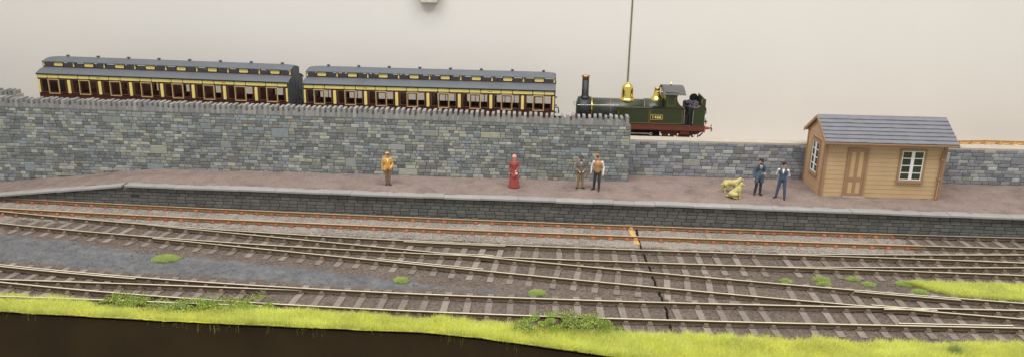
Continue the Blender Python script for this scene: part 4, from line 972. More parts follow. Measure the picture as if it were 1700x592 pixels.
# ------------------------------------------------------------------ people and dogs (one continuous surface per body)
def sdf_mesh(name, prims, h, k, tags, mats, pad=0.05):
    """prims: ('c', a, b, ra, rb, tag) tapered limb or ('e', centre, radii, tag); smooth union, then surface nets"""
    lo = np.full(3, 9e9); hi = -lo
    for p in prims:
        if p[0] == 'c':
            for q, r in ((p[1], p[3]), (p[2], p[4])): lo = np.minimum(lo, np.array(q) - r); hi = np.maximum(hi, np.array(q) + r)
        else: lo = np.minimum(lo, np.array(p[1]) - max(p[2])); hi = np.maximum(hi, np.array(p[1]) + max(p[2]))
    lo -= pad; hi += pad; n = np.ceil((hi - lo) / h).astype(int) + 1
    ax = [lo[i] + h * np.arange(n[i]) for i in range(3)]
    D = np.full(n, 1.0)
    def dist(p, P):
        if p[0] == 'c':
            a, b = np.array(p[1], float), np.array(p[2], float); d = b - a; L2 = max(d @ d, 1e-9)
            t = np.clip(((P - a) @ d) / L2, 0, 1); return np.linalg.norm(P - a - t[..., None] * d, axis=-1) - (p[3] + (p[4] - p[3]) * t)
        c, r = np.array(p[1], float), np.array(p[2], float); q = (P - c) / r; l = np.linalg.norm(q, axis=-1); g = np.linalg.norm(q / r, axis=-1) + 1e-9
        return l * (l - 1) / g
    for p in prims:
        if p[0] == 'c': bl = np.minimum(np.array(p[1]) - p[3], np.array(p[2]) - p[4]); bh = np.maximum(np.array(p[1]) + p[3], np.array(p[2]) + p[4])
        else: bl = np.array(p[1]) - max(p[2]); bh = np.array(p[1]) + max(p[2])
        i0 = np.clip(((bl - pad - lo) / h).astype(int), 0, n - 1); i1 = np.clip(((bh + pad - lo) / h).astype(int) + 2, 1, n)
        sl = tuple(slice(a, b) for a, b in zip(i0, i1))
        P = np.stack(np.meshgrid(*[ax[i][sl[i]] for i in range(3)], indexing='ij'), -1); d = dist(p, P); e = D[sl]
        kk = k if len(p) < 7 else p[6]
        m = np.clip(0.5 + 0.5 * (e - d) / kk, 0, 1); D[sl] = e * (1 - m) + d * m - kk * m * (1 - m)
    S = D < 0
    off = [(a, b, c) for a in (0, 1) for b in (0, 1) for c in (0, 1)]
    N_ = tuple(n - 1)
    cnt = sum(S[a:a + N_[0], b:b + N_[1], c:c + N_[2]].astype(int) for a, b, c in off)
    act = (cnt > 0) & (cnt < 8)
    acc = np.zeros(N_ + (3,)); num = np.zeros(N_)
    for a in off:
        for d_ in range(3):
            if a[d_]: continue
            b = list(a); b[d_] = 1
            A = D[a[0]:a[0] + N_[0], a[1]:a[1] + N_[1], a[2]:a[2] + N_[2]]; B = D[b[0]:b[0] + N_[0], b[1]:b[1] + N_[1], b[2]:b[2] + N_[2]]
            x = (A < 0) != (B < 0); t = np.where(x, A / np.where(x, A - B, 1), 0)
            for e in range(3): acc[..., e] += np.where(x, a[e] + (t if e == d_ else 0), 0)
            num += x
    idx = np.full(N_, -1); ii = np.argwhere(act); idx[act] = np.arange(len(ii))
    V = (ii + acc[act] / num[act][:, None]) * h + lo
    F = []
    for d_ in range(3):
        e1, e2 = [(1, 2), (2, 0), (0, 1)][d_]
        A = S; sl0 = [slice(1, m - 1) for m in n]; sl0[d_] = slice(0, n[d_] - 1); sl1 = list(sl0); sl1[d_] = slice(1, n[d_])
        a_, b_ = A[tuple(sl0)], A[tuple(sl1)]; w = np.argwhere(a_ != b_)
        if not len(w): continue
        base = w.copy()
        for q in range(3):
            if q != d_: base[:, q] += 1
        def cell(o1, o2):
            c = base.copy(); c[:, e1] -= o1; c[:, e2] -= o2; return idx[c[:, 0], c[:, 1], c[:, 2]]
        q = np.stack([cell(0, 0), cell(1, 0), cell(1, 1), cell(0, 1)], -1); flip = b_[tuple(w.T)]
        q[flip] = q[flip][:, ::-1]; F.append(q)
    F = np.vstack(F); F = F[(F >= 0).all(1)]
    C_ = V[F].mean(1); best = np.full(len(C_), 9e9); tg = np.zeros(len(C_), int)
    for p in prims:
        d = dist(p, C_); tag_ = p[5] if p[0] == 'c' else p[3]; mk = d < best; best[mk] = d[mk]; tg[mk] = tags.index(tag_)
    me = np_mesh(name, V, F[:, ::-1], [mats[t] for t in tags], True); me.polygons.foreach_set('material_index', tg.astype(np.int32)); me.update()
    return me
def PM(name, rgb, rough=0.75): return M(name, rgb, rough, var=0.07, scale=6, bump=0.06, bscale=40)
m_skin = PM('painted skin', (206, 160, 128), 0.6); m_dk = PM('dark boots', (44, 38, 36)); m_hair = PM('brown hair', (74, 52, 38))
def V3(*a): return np.array(a, float)
def arm(side, sh, el, wr, sleeve, r=0.05, curl=0.5, skin='skin', fwd=None):
    """sleeve, palm, four fingers and a thumb"""
    sh, el, wr = map(np.array, (sh, el, wr)); out = [('c', sh, el, r * 1.12, r * 0.92, sleeve), ('c', el, wr, r * 0.9, r * 0.66, sleeve)]
    d = (wr - el); d = d / np.linalg.norm(d); fw = np.array(fwd if fwd is not None else (0, -1, 0), float); fw = fw - d * (fw @ d); fw /= np.linalg.norm(fw)
    lat = np.cross(d, fw)
    p1 = wr + d * 0.085; out.append(('c', wr + d * 0.01, p1, 0.028, 0.034, skin, 0.02))
    for i, (o, L) in enumerate(((-0.03, 0.062), (-0.01, 0.074), (0.01, 0.07), (0.03, 0.055))):
        a = p1 + fw * o; b = a + (d * (1 - curl * 0.4) + lat * side * 0.3 * curl) * L * 0.6; c = b + (d * (1 - curl) + lat * side * 0.8 * curl) * L * 0.5
        out += [('c', a, b, 0.0115, 0.0105, skin, 0.006), ('c', b, c, 0.0105, 0.0095, skin, 0.006)]
    th = wr + d * 0.03; tip = th + d * 0.055 + fw * 0.05
    out.append(('c', th + fw * 0.02, tip, 0.014, 0.0115, skin, 0.008))
    return out
def head_prims(c, turn=0.0, down=0.0, hair=None, beard=None):
    c = np.array(c, float); cs, sn = math.cos(turn), math.sin(turn)
    def L(x, y, z):
        y2 = y * math.cos(down) - z * math.sin(down); z2 = y * math.sin(down) * 1.0 + z * math.cos(down)
        return c + V3(x * cs - y2 * sn, x * sn + y2 * cs, z2)
    P = [('e', L(0, 0.005, 0.02), (0.078, 0.095, 0.105), 'skin'), ('e', L(0, -0.03, -0.05), (0.058, 0.065, 0.07), 'skin'),
         ('c', L(0, -0.088, 0.015), L(0, -0.108, -0.022), 0.010, 0.015, 'skin', 0.012), ('c', L(0, -0.072, -0.112), L(0, -0.07, -0.1), 0.02, 0.025, 'skin', 0.02),
         ('e', L(0.08, 0.01, -0.005), (0.014, 0.024, 0.034), 'skin'), ('e', L(-0.08, 0.01, -0.005), (0.014, 0.024, 0.034), 'skin'),
         ('c', L(-0.055, -0.078, 0.03), L(0.055, -0.078, 0.03), 0.013, 0.013, 'skin', 0.012),
         ('c', L(-0.026, -0.09, -0.065), L(0.026, -0.09, -0.065), 0.009, 0.009, 'lip', 0.006)]
    for s in (-1, 1): P.append(('e', L(s * 0.032, -0.084, 0.008), (0.009, 0.010, 0.006), 'eye'))
    if hair: P += [('e', L(0, 0.03, 0.045), (0.085, 0.088, 0.092), 'hair'), ('e', L(0, 0.06, -0.02), (0.075, 0.055, 0.075), 'hair')]
    if beard: P += [('e', L(0, -0.062, -0.075), (0.058, 0.05, 0.058), 'hair')]
    return P, L
m_eye = PM('painted eye', (40, 32, 30)); m_lip = PM('painted lip', (168, 96, 84))
def person(label, loc, rz, pose, cols, garments=(), hat=None, hair=True, beard=False, turn=0.0, down=0.1, sc=1.0):
    """pose: dict of joints, person faces -Y; cols: tag colours"""
    g = lambda n, d: np.array(pose.get(n, d), float)
    hipL, hipR = g('hipL', (-0.09, 0, 0.90)), g('hipR', (0.09, 0, 0.90)); knL, knR = g('knL', (-0.10, -0.02, 0.49)), g('knR', (0.10, -0.02, 0.49))
    anL, anR = g('anL', (-0.11, 0.02, 0.085)), g('anR', (0.11, 0.02, 0.085)); toL, toR = g('toL', (-0.14, -0.15, 0.035)), g('toR', (0.14, -0.15, 0.035))
    ch = g('chest', (0, 0.0, 1.28)); nk = ch + V3(0, 0.005, 0.22); hd = g('head', ch + V3(0, -0.02, 0.37))
    P = [('e', (0, 0.0, 0.96), (0.165, 0.12, 0.14), 'trousers'), ('c', (0, 0, 1.0), ch - V3(0, 0, 0.1), 0.125, 0.135, 'shirt'),
         ('e', ch, (0.185, 0.125, 0.18), 'shirt'), ('c', ch + V3(-0.15, 0.01, 0.12), ch + V3(0.15, 0.01, 0.12), 0.062, 0.062, 'shirt'), ('c', nk - V3(0, 0, 0.04), hd - V3(0, -0.02, 0.06), 0.06, 0.055, 'skin')]
    for h_, k_, a_, t_ in ((hipL, knL, anL, toL), (hipR, knR, anR, toR)):
        P += [('c', h_, k_, 0.092, 0.066, 'trousers'), ('c', k_, a_ + V3(0, 0, 0.03), 0.066, 0.058, 'trousers'), ('c', a_ - V3(0, -0.02, 0.035), t_, 0.042, 0.035, 'boots'), ('c', a_, a_ - V3(0, -0.03, 0.045), 0.046, 0.04, 'boots')]
    shL, shR = ch + V3(-0.2, 0.01, 0.125), ch + V3(0.2, 0.01, 0.125)
    elL, elR = g('elL', (-0.27, 0.03, 1.12)), g('elR', (0.27, 0.03, 1.12)); wrL, wrR = g('wrL', (-0.28, -0.04, 0.87)), g('wrR', (0.28, -0.04, 0.87))
    P += arm(-1, shL, elL, wrL, 'sleeve', fwd=pose.get('fwdL')) + arm(1, shR, elR, wrR, 'sleeve', fwd=pose.get('fwdR'))
    hp_, HL = head_prims(hd, turn, down, hair, beard); P += hp_
    tags = ['skin', 'shirt', 'sleeve', 'trousers', 'boots', 'hair', 'eye', 'lip']
    mats = dict(skin=m_skin, boots=m_dk, hair=m_hair, eye=m_eye, lip=m_lip); mats.update(cols)
    t = thing('person', label, 'person', loc, rz); t.scale = (sc * 1.03, sc * 1.03, sc)
    put('body', sdf_mesh('body', P, 0.0115, 0.022, tags, mats), t)
    J = dict(ch=ch, hd=hd, shL=shL, shR=shR, elL=elL, elR=elR, wrL=wrL, wrR=wrR, hipL=hipL, hipR=hipR, knL=knL, knR=knR, HL=HL)
    for nm, fn, mat in garments: put(nm, sdf_mesh(nm, fn(J), 0.014, 0.025, ['g'], {'g': mat}), t)
    if hat: hat(t, J)
    return t, J
def coat(length, open_front=True, r=1.0, sleeves=True):
    """jacket or overcoat: body, skirts in two fronts and a back, sleeves, lapels"""
    def f(J):
        c = J['ch']; P = [('e', c + V3(0, 0.012, 0), (0.205 * r, 0.138, 0.2), 'g'), ('c', c + V3(-0.16, 0.01, 0.125), c + V3(0.16, 0.01, 0.125), 0.07, 0.07, 'g'), ('c', c - V3(0, 0, 0.12), V3(0, 0.01, 0.98), 0.145 * r, 0.155 * r, 'g')]
        zb = length
        for s in (-1, 1): P += [('c', (s * 0.075, -0.02, 1.0), (s * 0.125, -0.035, zb + 0.09), 0.108, 0.098, 'g'), ('c', (s * 0.05, 0.05, 1.0), (s * 0.085, 0.065, zb + 0.08), 0.1, 0.09, 'g')]
        P += [('c', c + V3(-0.07, -0.1, 0.16), c + V3(-0.012, -0.135, -0.06), 0.022, 0.016, 'g', 0.01), ('c', c + V3(0.07, -0.1, 0.16), c + V3(0.012, -0.135, -0.06), 0.022, 0.016, 'g', 0.01), ('c', c + V3(-0.07, 0.05, 0.2), c + V3(0.07, 0.05, 0.2), 0.03, 0.03, 'g')]
        if sleeves:
            for a, b, w in ((J['shL'], J['elL'], J['wrL']), (J['shR'], J['elR'], J['wrR'])): P += [('c', a, b, 0.068, 0.058, 'g'), ('c', b, w, 0.058, 0.05, 'g')]
        return P
    return f
def vest(J):
    c = J['ch']; return [('e', c + V3(0, 0.0, 0.0), (0.198, 0.140, 0.2), 'g'), ('c', c - V3(0, 0, 0.12), V3(0, 0, 0.98), 0.14, 0.15, 'g'), ('c', c + V3(-0.10, 0.005, 0.135), c + V3(0.10, 0.005, 0.135), 0.074, 0.074, 'g'),
        ('c', c + V3(-0.15, 0.0, 0.06), c + V3(0.15, 0.0, 0.06), 0.075, 0.075, 'g')]
def shirt_front(par, J, m, w=0.05, tie=None):
    c = J['ch']; v = [(-w, -0.108 + c[1], c[2] + 0.185), (w, -0.108 + c[1], c[2] + 0.185), (0.008, -0.158 + c[1], c[2] - 0.02), (-0.008, -0.158 + c[1], c[2] - 0.02)]
    v += [(x, y + 0.03, z) for x, y, z in v]
    MB().add(v, [(0, 1, 2, 3), (4, 7, 6, 5), (0, 4, 5, 1), (1, 5, 6, 2), (2, 6, 7, 3), (3, 7, 4, 0)]).obj('shirt_front', m, par)
    if tie: MB().tube([(0, c[1] - 0.128, c[2] + 0.16), (0, c[1] - 0.146, c[2] + 0.05), (0, c[1] - 0.155, c[2] - 0.03)], [0.02, 0.014, 0.02], 8).obj('tie', tie, par)
def cap_hat(m, peak=True, brim=0.0, tall=0.07):
    def f(par, J):
        hd = J['HL'](0, 0.008, 0.065); mb = MB()
        if brim:
            mb.lathe([(0.0, tall + 0.05), (0.07, tall + 0.048), (0.092, tall + 0.02), (0.095, 0.02), (0.097, 0.01), (brim, -0.004), (brim, -0.014), (0.0, -0.01)], seg=28)
        else:
            mb.lathe([(0.0, tall + 0.035), (0.085, tall + 0.03), (0.112, tall), (0.1, 0.03), (0.094, 0.0), (0.0, -0.01)], seg=28)
        o = mb.obj('hat', m, par, loc=hd); o.scale = (1, 1.13, 1)
        if peak:
            F_ = J['HL'](0, -0.10, 0.07); b = J['HL'](0, -0.135, 0.055)
            q = MB().add([F_ + V3(-0.075, 0.03, 0.012), F_ + V3(0.075, 0.03, 0.012), b + V3(0.055, 0.015, 0), b + V3(0.02, -0.005, -.003), b + V3(-0.02, -0.005, -.003), b + V3(-0.055, 0.015, 0),
                          F_ + V3(-0.075, 0.03, 0.0), F_ + V3(0.075, 0.03, 0.0), b + V3(0.055, 0.015, -.012), b + V3(0.02, -.005, -.015), b + V3(-0.02, -.005, -.015), b + V3(-0.055, 0.015, -.012)],
                         [(0, 1, 2, 3, 4, 5), (6, 11, 10, 9, 8, 7), (0, 6, 7, 1), (1, 7, 8, 2), (2, 8, 9, 3), (3, 9, 10, 4), (4, 10, 11, 5), (5, 11, 6, 0)]).obj('peak', m_dk, o)
            q.matrix_parent_inverse = Matrix.Diagonal((1, 1 / 1.13, 1, 1)) @ Matrix.Translation(-Vector(hd))
    return f
m_ochre = PM('ochre coat', (198, 150, 72)); m_khaki = PM('khaki trousers', (116, 98, 76)); m_straw = PM('straw cap', (200, 150, 78))
m_reddr = PM('red dress', (146, 66, 60)); m_pink = PM('pale red bonnet', (206, 140, 124)); m_whites = PM('white shirt', (214, 212, 208)); m_char = PM('charcoal trousers', (52, 50, 52))
m_brn = PM('brown suit', (116, 96, 76)); m_tanw = PM('tan waistcoat', (164, 122, 76)); m_olive = PM('olive trousers', (132, 110, 76)); m_slate = PM('slate blue coat', (78, 92, 108)); m_denim = PM('denim blue', (62, 76, 100)); m_navy = PM('navy cloth', (44, 50, 62)); m_greyh = PM('grey hair', (150, 142, 134))
m_paper = PM('cream paper', (226, 220, 200)); m_blkh = PM('black cap', (40, 38, 40)); m_grw = PM('grey waistcoat', (96, 100, 108))

p, J = person('man in mustard yellow coat and cap standing alone by the tall wall', (-8.19, 35.06, 1.195), 0.35, sc=0.91, pose=
       dict(wrR=(0.17, -0.17, 1.0), elR=(0.27, 0.04, 1.12), wrL=(-0.27, -0.0, 0.90), anL=(-0.06, 0.02, 0.085), anR=(0.07, -0.03, 0.085), toL=(-0.11, -0.13, 0.035), toR=(0.13, -0.19, 0.035), knL=(-0.07, -0.02, 0.49), knR=(0.08, -0.04, 0.49)),
       cols=dict(shirt=PM('yellow shirt', (228, 196, 96)), sleeve=m_ochre, trousers=m_khaki), garments=[('coat', coat(0.78), m_ochre)], hat=cap_hat(m_straw, True, 0, 0.05), turn=0.2)
shirt_front(p, J, PM('yellow scarf', (236, 206, 110)), 0.07)

# woman: bodice, bustled skirt and bonnet
def gown(J):
    c = J['ch']; P = [('e', c + V3(0, 0.0, 0.0), (0.175, 0.135, 0.185), 'g'), ('c', c - V3(0, 0, 0.12), V3(0, 0, 1.02), 0.115, 0.105, 'g'), ('c', c + V3(-0.14, 0.01, 0.11), c + V3(0.14, 0.01, 0.11), 0.06, 0.06, 'g')]
    P += [('c', (0, 0.02, 1.0), (0, 0.04, 0.17), 0.13, 0.26, 'g'), ('c', (0, 0.12, 0.95), (0, 0.2, 0.2), 0.13, 0.2, 'g'), ('c', (0, 0.03, 0.1), (0, 0.03, 0.11), 0.0, 0.0, 'g')]
    for i in range(9):
        a = math.radians(-170 + i * 20); P.append(('c', (0.12 * math.cos(a), 0.02 + 0.12 * math.sin(a), 0.9), (0.27 * math.cos(a), 0.03 + 0.25 * math.sin(a), 0.03), 0.03, 0.045, 'g', 0.03))
    P += [('c', (-0.16, -0.06, 0.78), (0.0, -0.19, 0.62), 0.05, 0.05, 'g'), ('c', (0.16, -0.06, 0.78), (0.0, -0.19, 0.62), 0.05, 0.05, 'g')]
    for a, b, w in ((J['shL'], J['elL'], J['wrL']), (J['shR'], J['elR'], J['wrR'])): P += [('c', a, b, 0.066, 0.054, 'g'), ('c', b, w, 0.052, 0.042, 'g')]
    return P
w, J = person('woman in long red dress and pale bonnet standing alone before the tall wall', (-2.0, 35.4, 1.195), 0.1, sc=0.9, pose=
       dict(elR=(0.23, 0.0, 1.12), wrR=(0.10, -0.22, 1.0), elL=(-0.23, 0.02, 1.1), wrL=(-0.25, -0.06, 0.86), chest=(0, 0, 1.25), anL=(-0.08, 0.0, 0.085), anR=(0.08, 0.0, 0.085), toL=(-0.09, -0.14, 0.035), toR=(0.09, -0.14, 0.035)),
       cols=dict(shirt=m_reddr, sleeve=m_reddr, trousers=m_reddr), garments=[('dress', gown, m_reddr)], hat=None, hair=True, turn=0.25)
hd = J['HL'](0, 0.02, 0.06); MB().lathe([(0.0, 0.15), (0.06, 0.145), (0.10, 0.10), (0.118, 0.03), (0.135, -0.02), (0.11, -0.03), (0.0, -0.02)], seg=26).obj('bonnet', m_pink, w, loc=hd)
MB().tube([J['HL'](-0.09, 0, -0.04), J['HL'](-0.05, -0.05, -0.13), J['HL'](0.05, -0.05, -0.13), J['HL'](0.09, 0, -0.04)], 0.014, 6).obj('bonnet_ribbon', m_pink, w)
MB().lathe([(0.0, 0.0), (0.07, 0.01), (0.085, 0.07), (0.06, 0.14), (0.03, 0.15), (0.0, 0.15)], seg=16).tube([(-0.03, 0, 0.14), (-0.02, 0, 0.22), (0.02, 0, 0.22), (0.03, 0, 0.14)], 0.008, 6).obj('handbag', PM('pale bag', (214, 150, 132)), w, loc=(0.10, -0.30, 0.76))

p, J = person('man in brown suit and dark bowler hat, hands held together', (1.25, 35.6, 1.195), 0.12, sc=0.91, pose=
       dict(elL=(-0.28, 0.0, 1.10), elR=(0.28, 0.0, 1.10), wrL=(-0.12, -0.21, 0.99), wrR=(0.12, -0.21, 1.0), anL=(-0.13, 0.02, 0.085), anR=(0.12, -0.02, 0.085), toL=(-0.22, -0.11, 0.035), toR=(0.2, -0.14, 0.035)),
       cols=dict(shirt=m_whites, sleeve=m_brn, trousers=m_olive), garments=[('jacket', coat(0.86), m_brn), ('waistcoat', vest, m_grw)], hat=cap_hat(PM('dark bowler', (62, 54, 50)), False, 0.15, 0.05), turn=0.15, beard=True)
shirt_front(p, J, m_whites, 0.045, PM('grey tie', (90, 92, 100)))

p, J = person('man in white shirt, tan waistcoat and flat cap with arms hanging', (2.06, 35.4, 1.195), -0.15, pose=
       dict(elL=(-0.285, 0.03, 1.13), wrL=(-0.30, -0.02, 0.9), elR=(0.28, 0.04, 1.12), wrR=(0.27, -0.05, 0.85), anL=(-0.15, 0.06, 0.085), toL=(-0.24, -0.07, 0.035), anR=(0.1, -0.05, 0.085), toR=(0.1, -0.23, 0.035), knR=(0.1, -0.05, 0.49), knL=(-0.12, 0.0, 0.49)),
       cols=dict(shirt=m_whites, sleeve=m_whites, trousers=m_char), garments=[('waistcoat', vest, m_tanw)], hat=cap_hat(PM('brown flat cap', (142, 96, 60)), True, 0, 0.03), turn=-0.2)
shirt_front(p, J, m_whites, 0.04, PM('orange neckerchief', (206, 106, 60)))

p, J = person('man in long slate blue overcoat and black cap reading a paper', (9.85, 35.62, 1.195), 0.15, pose=
       dict(elR=(0.29, 0.0, 1.12), wrR=(0.15, -0.25, 1.1), elL=(-0.28, 0.03, 1.1), wrL=(-0.27, -0.03, 0.86), anL=(-0.13, 0.03, 0.085), toL=(-0.2, -0.11, 0.035), anR=(0.11, -0.02, 0.085), toR=(0.12, -0.2, 0.035)),
       cols=dict(shirt=m_whites, sleeve=m_slate, trousers=m_navy), garments=[('overcoat', coat(0.58, r=1.04), m_slate), ('waistcoat', vest, m_navy)], hat=cap_hat(m_blkh, True, 0, 0.05), turn=0.2, down=0.35, beard=True)
shirt_front(p, J, m_whites, 0.05, m_navy)
MB().box(-0.09, 0.09, -0.004, 0.004, -0.06, 0.06).obj('paper', m_paper, p, loc=(0.06, -0.30, 1.13)).rotation_euler = (0.9, 0.1, 0.3)

p, J = person('man in blue waistcoat and trousers with white sleeves, legs apart, hands behind his back', (10.8, 35.1, 1.195), -0.3, pose=
       dict(elL=(-0.27, 0.1, 1.14), wrL=(-0.10, 0.2, 0.97), elR=(0.27, 0.1, 1.14), wrR=(0.10, 0.2, 0.99), anL=(-0.2, 0.0, 0.085), toL=(-0.3, -0.13, 0.035), knL=(-0.15, -0.02, 0.49), anR=(0.17, -0.06, 0.085), toR=(0.18, -0.24, 0.035), knR=(0.14, -0.05, 0.49), fwdL=(1, 0, 0), fwdR=(-1, 0, 0)),
       cols=dict(shirt=m_whites, sleeve=m_whites, trousers=m_denim), garments=[('waistcoat', vest, m_denim)], hat=cap_hat(m_blkh, True, 0, 0.04), turn=-0.3)
shirt_front(p, J, m_whites, 0.06)

m_dog = PM('pale yellow dog', (180, 168, 108), 0.9)
def dog(label, prims, loc, rz):
    t = thing('dog', label, 'dog', loc, rz); me = sdf_mesh('body', prims, 0.011, 0.03, ['fur', 'nose'], {'fur': m_dog, 'nose': PM('dog nose', (96, 78, 50))}); put('body', me, t); return t
def dog_head(c, f):
    c = np.array(c, float); f = np.array(f, float) / np.linalg.norm(f); s_ = np.cross(f, (0, 0, 1)); s_ /= np.linalg.norm(s_); u = np.cross(s_, f)
    P = [('e', c, (0.085, 0.085, 0.08), 'fur'), ('c', c + f * 0.06 - u * 0.02, c + f * 0.125 - u * 0.035, 0.055, 0.042, 'fur'), ('e', c + f * 0.163 - u * 0.018, (0.018, 0.018, 0.016), 'nose')]
    for s in (-1, 1): P += [('c', c + s_ * s * 0.075 + u * 0.035 - f * 0.02, c + s_ * s * 0.098 - u * 0.07 - f * 0.01, 0.03, 0.026, 'fur'), ('e', c + s_ * s * 0.04 + f * 0.075 + u * 0.018, (0.012, 0.012, 0.012), 'nose')]
    return P
P = [('e', (0.17, 0, 0.45), (0.21, 0.145, 0.175), 'fur'), ('e', (-0.10, 0, 0.47), (0.23, 0.13, 0.15), 'fur'), ('e', (-0.28, 0, 0.46), (0.15, 0.135, 0.155), 'fur'), ('c', (0.25, 0, 0.52), (0.38, 0, 0.60), 0.125, 0.095, 'fur')]
for s in (-1, 1):
    P += [('c', (0.22, s * 0.085, 0.40), (0.20, s * 0.09, 0.24), 0.08, 0.056, 'fur'), ('c', (0.20, s * 0.09, 0.24), (0.215, s * 0.09, 0.05), 0.05, 0.04, 'fur'), ('c', (0.22, s * 0.09, 0.034), (0.275, s * 0.09, 0.03), 0.04, 0.032, 'fur'),
          ('c', (-0.30, s * 0.085, 0.42), (-0.23, s * 0.095, 0.27), 0.11, 0.068, 'fur'), ('c', (-0.23, s * 0.095, 0.27), (-0.35, s * 0.095, 0.18), 0.058, 0.044, 'fur'), ('c', (-0.35, s * 0.095, 0.18), (-0.325, s * 0.095, 0.045), 0.042, 0.036, 'fur'), ('c', (-0.325, s * 0.095, 0.034), (-0.27, s * 0.095, 0.03), 0.04, 0.032, 'fur')]
P += [('c', (-0.39, 0, 0.48), (-0.46, 0, 0.38), 0.05, 0.042, 'fur'), ('c', (-0.46, 0, 0.38), (-0.48, 0, 0.25), 0.042, 0.022, 'fur')] + dog_head((0.42, 0, 0.655), (1, -0.1, -0.08))
dog('pale yellow dog standing on all fours behind the sitting dog', P, (8.62, 35.85, 1.195), 0.1)
P = [('e', (-0.15, 0, 0.18), (0.21, 0.17, 0.17), 'fur'), ('c', (-0.12, 0, 0.24), (0.12, 0, 0.48), 0.155, 0.135, 'fur'), ('e', (0.12, 0, 0.44), (0.14, 0.14, 0.16), 'fur'), ('c', (0.14, 0, 0.50), (0.19, 0, 0.64), 0.115, 0.09, 'fur')]
for s in (-1, 1):
    P += [('c', (0.15, s * 0.085, 0.40), (0.14, s * 0.09, 0.2), 0.07, 0.052, 'fur'), ('c', (0.14, s * 0.09, 0.2), (0.15, s * 0.09, 0.045), 0.048, 0.04, 'fur'), ('c', (0.15, s * 0.09, 0.034), (0.205, s * 0.09, 0.03), 0.04, 0.032, 'fur'),
          ('c', (-0.16, s * 0.14, 0.2), (0.0, s * 0.16, 0.21), 0.115, 0.078, 'fur'), ('c', (0.0, s * 0.16, 0.21), (-0.12, s * 0.16, 0.08), 0.062, 0.05, 'fur'), ('c', (-0.12, s * 0.16, 0.042), (0.06, s * 0.16, 0.036), 0.042, 0.035, 'fur')]
P += [('c', (-0.3, 0.02, 0.08), (-0.38, 0.1, 0.05), 0.05, 0.042, 'fur'), ('c', (-0.38, 0.1, 0.05), (-0.40, 0.2, 0.04), 0.04, 0.025, 'fur')] + dog_head((0.22, 0, 0.69), (1, -0.15, -0.06))
dog('pale yellow dog sitting near the platform edge', P, (8.66, 34.95, 1.195), -0.05)

# ------------------------------------------------------------------ grass, tufts and bushes
GR = np.array([lin(c) for c in [(230, 234, 140), (224, 229, 130), (236, 239, 152), (218, 225, 124), (233, 232, 142)]])
GY = np.array([lin(c) for c in [(226, 222, 126), (220, 214, 120), (218, 224, 116)]])
def blades(x, y, z, h, lean, col, width, seed):
    """n grass fibres as thin bent triangles"""
    r = np.random.default_rng(seed); n = len(x); a = r.uniform(0, 6.283, n); w = width * r.uniform(0.6, 1.3, n)
    dx, dy = np.cos(a) * w, np.sin(a) * w
    la = r.uniform(0, 6.283, n); lm = np.abs(r.normal(0, lean[2], n)) * h; lx = np.cos(la) * lm + lean[0] * h; ly = np.sin(la) * lm + lean[1] * h
    V = np.zeros((n, 5, 3)); V[:, 0] = np.stack([x - dx, y - dy, z], -1); V[:, 1] = np.stack([x + dx, y + dy, z], -1)
    V[:, 2] = np.stack([x - dx * .7 + lx * .35, y - dy * .7 + ly * .35, z + h * .6], -1); V[:, 3] = np.stack([x + dx * .7 + lx * .35, y + dy * .7 + ly * .35, z + h * .6], -1)
    V[:, 4] = np.stack([x + lx, y + ly, z + h], -1)
    F = np.array([(0, 1, 3), (0, 3, 2), (2, 3, 4)])[None] + (np.arange(n) * 5)[:, None, None]
    return V.reshape(-1, 3), F.reshape(-1, 3), np.repeat(col, 5, axis=0)
def gtop(x): return np.interp(x, [-48, -19.9, -17.5, -15.5, -12.9, -9.9, -6.6, -4.45, -1.3, 2.8, 4.8, 7.8, 11.8, 15.8, 46], [23.95, 23.75, 23.5, 23.2, 23.15, 23.5, 23.5, 23.38, 23.25, 23.0, 23.02, 23.05, 23.3, 23.5, 23.9]) - 0.12
def verge_z(x, y):
    t = np.clip((gtop(x) - y) / 0.5, 0, 1); return 0.03 + 0.06 * t + 0.05 * (vnoise(x * 1.3, y * 1.3, 31) - 0.5) * t
N_G = 270000
gx = nrng.uniform(-28, 26, N_G * 2); u = nrng.uniform(-0.05, 1.06, N_G * 2) ; eb = edge_y(gx); tp = gtop(gx) + (vnoise(gx * 1.1, gx * 0, 33) - 0.5) * 0.35 + (vnoise(gx * 5, gx * 0, 34) - 0.5) * 0.25
gyv = eb - 0.1 + (tp - eb + 0.1) * u
keep = nrng.uniform(0, 1, len(gx)) < (tp - eb) / 2.4 * np.where(u > 0.9, np.clip((1.06 - u) / 0.16, 0, 1), 1)
gx, gyv, u, eb = gx[keep], gyv[keep], u[keep], eb[keep]; n = len(gx)
patch = vnoise(gx * 0.8, gyv * 1.6, 35) * 0.6 + vnoise(gx * 3, gyv * 3, 36) * 0.4
gh = nrng.uniform(0.14, 0.30, n) * (0.7 + 0.6 * patch) * np.where(u > 0.85, 0.85, 1)
col = GR[nrng.integers(0, len(GR), n)]; yl = nrng.uniform(0, 1, n) < np.clip(0.65 - patch, 0.05, 0.6); col = np.where(yl[:, None], GY[nrng.integers(0, len(GY), n)], col)
col = col * nrng.uniform(0.85, 1.12, (n, 1))
lean_y = np.where(gyv < eb + 0.1, -0.5, -0.1)
V, F, T = blades(gx, gyv, verge_z(gx, gyv) - 0.02, gh, (0.05, -0.1, 0.5), col, 0.0062, 41)
g_ = put('grass', np_mesh('grass', V, F, m_grass, False, T)); g_['kind'] = 'stuff'; g_['label'] = 'long bright yellow green grass verge along the front edge'
